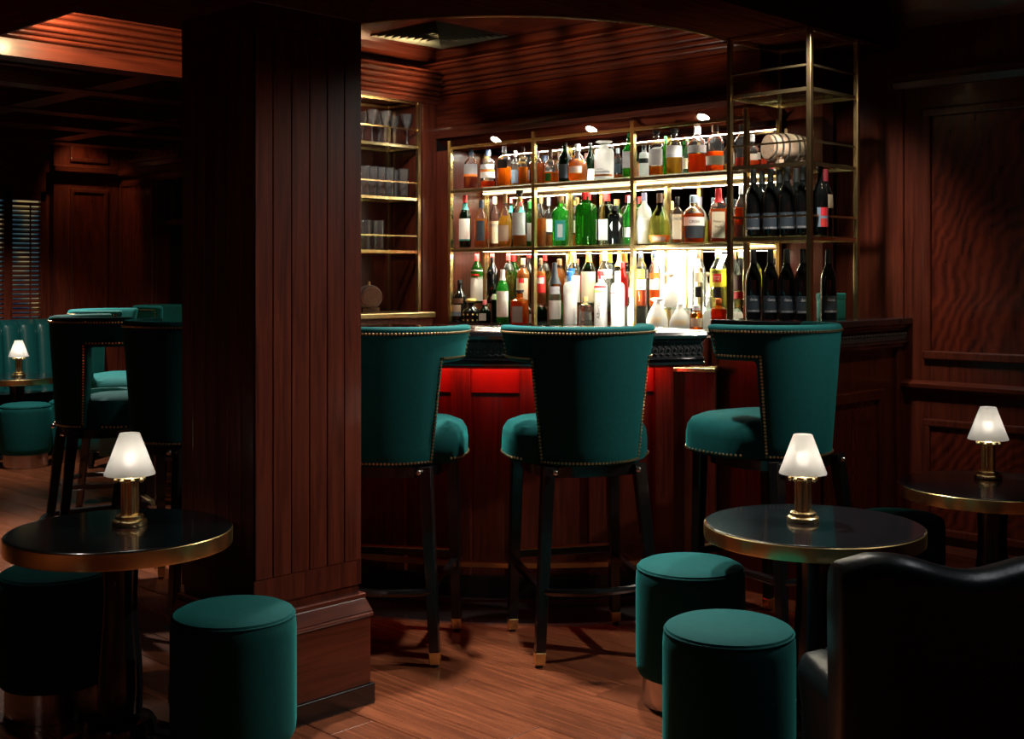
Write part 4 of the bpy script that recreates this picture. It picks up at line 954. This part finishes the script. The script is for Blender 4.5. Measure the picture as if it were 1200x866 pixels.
def make_pouf():
    t = thing('pouf', '', 'pouf'); R = .178; H = .462
    MB().lathe([(R * .86, .094), (R * .95, .098), (R * .985, .112), (R, .14), (R, .40), (R * .992, .425), (R * .965, .440)], 48).build('side_cover', 'velvet', t, smooth=True)
    MB().lathe([(R * .96, .436), (R * .968, .4405), (R * .95, .448), (R * .86, .456), (R * .6, H - .001), (R * .2, H + .002)], 48).build('cushion_top', 'velvet', t, smooth=True)
    MB().tube([(R * .972 * cos(2 * pi * k / 48), R * .972 * sin(2 * pi * k / 48), .4395) for k in range(48)], .0026, 6, True).build('piping', 'velvet', t, smooth=True)
    MB().lathe([(R * .86, 0), (R * .875, .002), (R * .875, .096), (R * .86, .097)], 48).build('metal_base', 'chrome', t, smooth=True)
    return t
tb, lm, pf = make_table(), make_lamp(), make_pouf()
TB = [(141, 3.62, 'round black table with brass rim in front of the pillar, left', 152, 3.68),
      (953, 3.85, 'round black table with brass rim behind the leather armchair', 941, 3.89),
      (1163, 4.57, 'round brass-rimmed table against the right wall', 1158, 4.70),
      (20, 9.44, 'small far brass-rimmed table by the channelled banquette', 22, 9.45)]
LL = ['lit brass table lamp on the table left of the pillar', 'lit brass table lamp on the table with the two poufs',
      'lit brass table lamp on the table by the right wall', 'lit brass table lamp on the far table by the banquette']
for k, (px, Y, lab, lx, ly) in enumerate(TB):
    a, b = at(px, Y); o = placed(tb, k == 0, (a, b, 0), 0, lab, 'round brass-rimmed tables'); o.scale = (.955, .955, 1.05) if k == 0 else (1, 1, 1)
    a, b = at(lx, ly); placed(lm, k == 0, (a, b, .6525 if k == 0 else .621), .3 + k, LL[k], 'lit brass table lamps')
PF = [(809, 4.03, 1, 'teal velvet pouf under the right lamp table, behind the nearest pouf'),
      (854, 3.32, 1, 'nearest teal velvet pouf, left of the leather armchair'),
      (64, 3.96, .97, 'teal velvet pouf under the left lamp table at the frame edge'),
      (274, 3.475, .985, 'teal velvet pouf in front of the pillar base'),
      (1052, 4.83, 1, 'teal velvet pouf half hidden between the two right tables'),
      (30, 9.0, 1, 'far teal pouf in front of the banquette table, left one'),
      (86, 9.3, 1, 'far teal pouf half hidden behind the side-on bar stool')]
for k, (px, Y, s, lab) in enumerate(PF):
    a, b = at(px, Y); o = placed(pf, k == 0, (a, b, 0), k * .7, lab, 'teal velvet poufs'); o.scale = (s, s, 1)

# ================================================================ ARMCHAIR, BANQUETTE
def make_armchair(m):
    """tub chair facing local +Y; the back top is a shallow camel line"""
    t = thing('armchair', '', 'armchair')
    pts = []; n = 28
    v = []; f = []
    def top(u): return .806 + .014 * cos(2 * pi * u / .75) - .10 * max(0, abs(u) - .86) ** 1.0
    rows = 7
    for i in range(n + 1):
        u = -1 + 2 * i / n; x = .40 * (abs(u) ** 1.0) * (1 if u > 0 else -1); yb_ = -.34 + .10 * abs(u) ** 4
        tz = top(u)
        prof = [(-.0, .10), (-.012, .30), (-.022, .55), (-.026, tz - .06), (-.012, tz - .018), (.022, tz), (.07, tz - .004), (.098, tz - .03), (.105, tz - .09), (.095, .45), (.09, .10)]
        for (dy, z) in prof: v.append((x, yb_ + dy, z))
    k = 11
    for i in range(n):
        for j in range(k): f.append((i * k + j, i * k + (j + 1) % k, (i + 1) * k + (j + 1) % k, (i + 1) * k + j))
    f.append(tuple(range(k))); f.append(tuple(range(n * k + k - 1, n * k - 1, -1)))
    MB().add(v, f).build('backrest', m, t, smooth=True, bevel=.012, seg=3)
    MB().tube([(-.395 + .79 * i / 20, -.363 + .10 * abs(-1 + i / 10) ** 4, top(-1 + i / 10) - .075) for i in range(21)], .003, 6).build('welt', m, t, smooth=True)
    for s in (-1, 1):
        arm = []; aw = .075
        v = []; f = []
        for i in range(13):
            q = i / 12; y = -.22 + .40 * q; zt = .505 - .02 * q
            for (dx, z) in ((-.045, .10), (-.05, .35), (-.062, zt - .05), (-.045, zt - .01), (0, zt), (.045, zt - .01), (.062, zt - .05), (.045, .35), (.045, .10)): v.append((s * .325 + dx, y, z))
        for i in range(12):
            for j in range(9): f.append((i * 9 + j, i * 9 + (j + 1) % 9, (i + 1) * 9 + (j + 1) % 9, (i + 1) * 9 + j))
        f.append(tuple(range(9))); f.append(tuple(range(12 * 9 + 8, 12 * 9 - 1, -1)))
        MB().add(v, f).build('arm', m, t, smooth=True, bevel=.01, seg=2)
    MB().box(-.285, .285, -.22, .34, .30, .455).build('seat_cushion', m, t, smooth=True, bevel=.035, seg=4)
    MB().box(-.30, .30, -.24, .32, .12, .298).build('seat_base', m, t, smooth=True, bevel=.012)
    for sx in (-1, 1):
        for y in (-.22, .28): MB().bar((sx * .30, y, .12), (sx * .31, y * 1.04, 0), .045, .03).build('leg', 'lacquer', t, bevel=.002, seg=1)
    return t
ac = make_armchair('dark_leather')
a, b = W(1.085, 2.84); placed(ac, True, (a, b, 0), FA(-.02, 1), 'dark leather armchair seen from behind at the right front corner', None); ac['category'] = 'armchair'
a2 = make_armchair('leather'); a, b = W(-2.68, 9.1)
placed(a2, True, (a, b, 0), FA(-1, .3), 'far teal leather armchair seen between two bar stools', None)
bq = thing('banquette', 'teal leather banquette with vertical channels along the far left wall', 'banquette', (2.4, 9.58, 0))
BL = 2.75; nc = 19; cw = BL / nc
for k in range(nc):
    v = []; f = []
    for i in range(7):
        an = pi * i / 6; x = k * cw + cw / 2 - cos(an) * cw * .49; d = sin(an) * .035
        for (y, z) in ((.30 - d, .45), (.36 - d, .90), (.375 - d, .985), (.42 - d * .3, 1.03), (.46, 1.03), (.46, .45)): v.append((x, y, z))
    for i in range(6):
        for j in range(6): f.append((i * 6 + j, i * 6 + (j + 1) % 6, (i + 1) * 6 + (j + 1) % 6, (i + 1) * 6 + j))
    f.append(tuple(range(6))); f.append(tuple(range(41, 35, -1)))
    MB().add(v, f).build('back_channel', 'leather', bq, smooth=True)
for k in range(3): MB().box(k * BL / 3 + .003, (k + 1) * BL / 3 - .003, -.14, .32, .33, .47).build('seat_cushion', 'leather', bq, smooth=True, bevel=.03, seg=3)
box('plinth', (0, BL, -.05, .46, 0, .329), 'lacquer', bq)
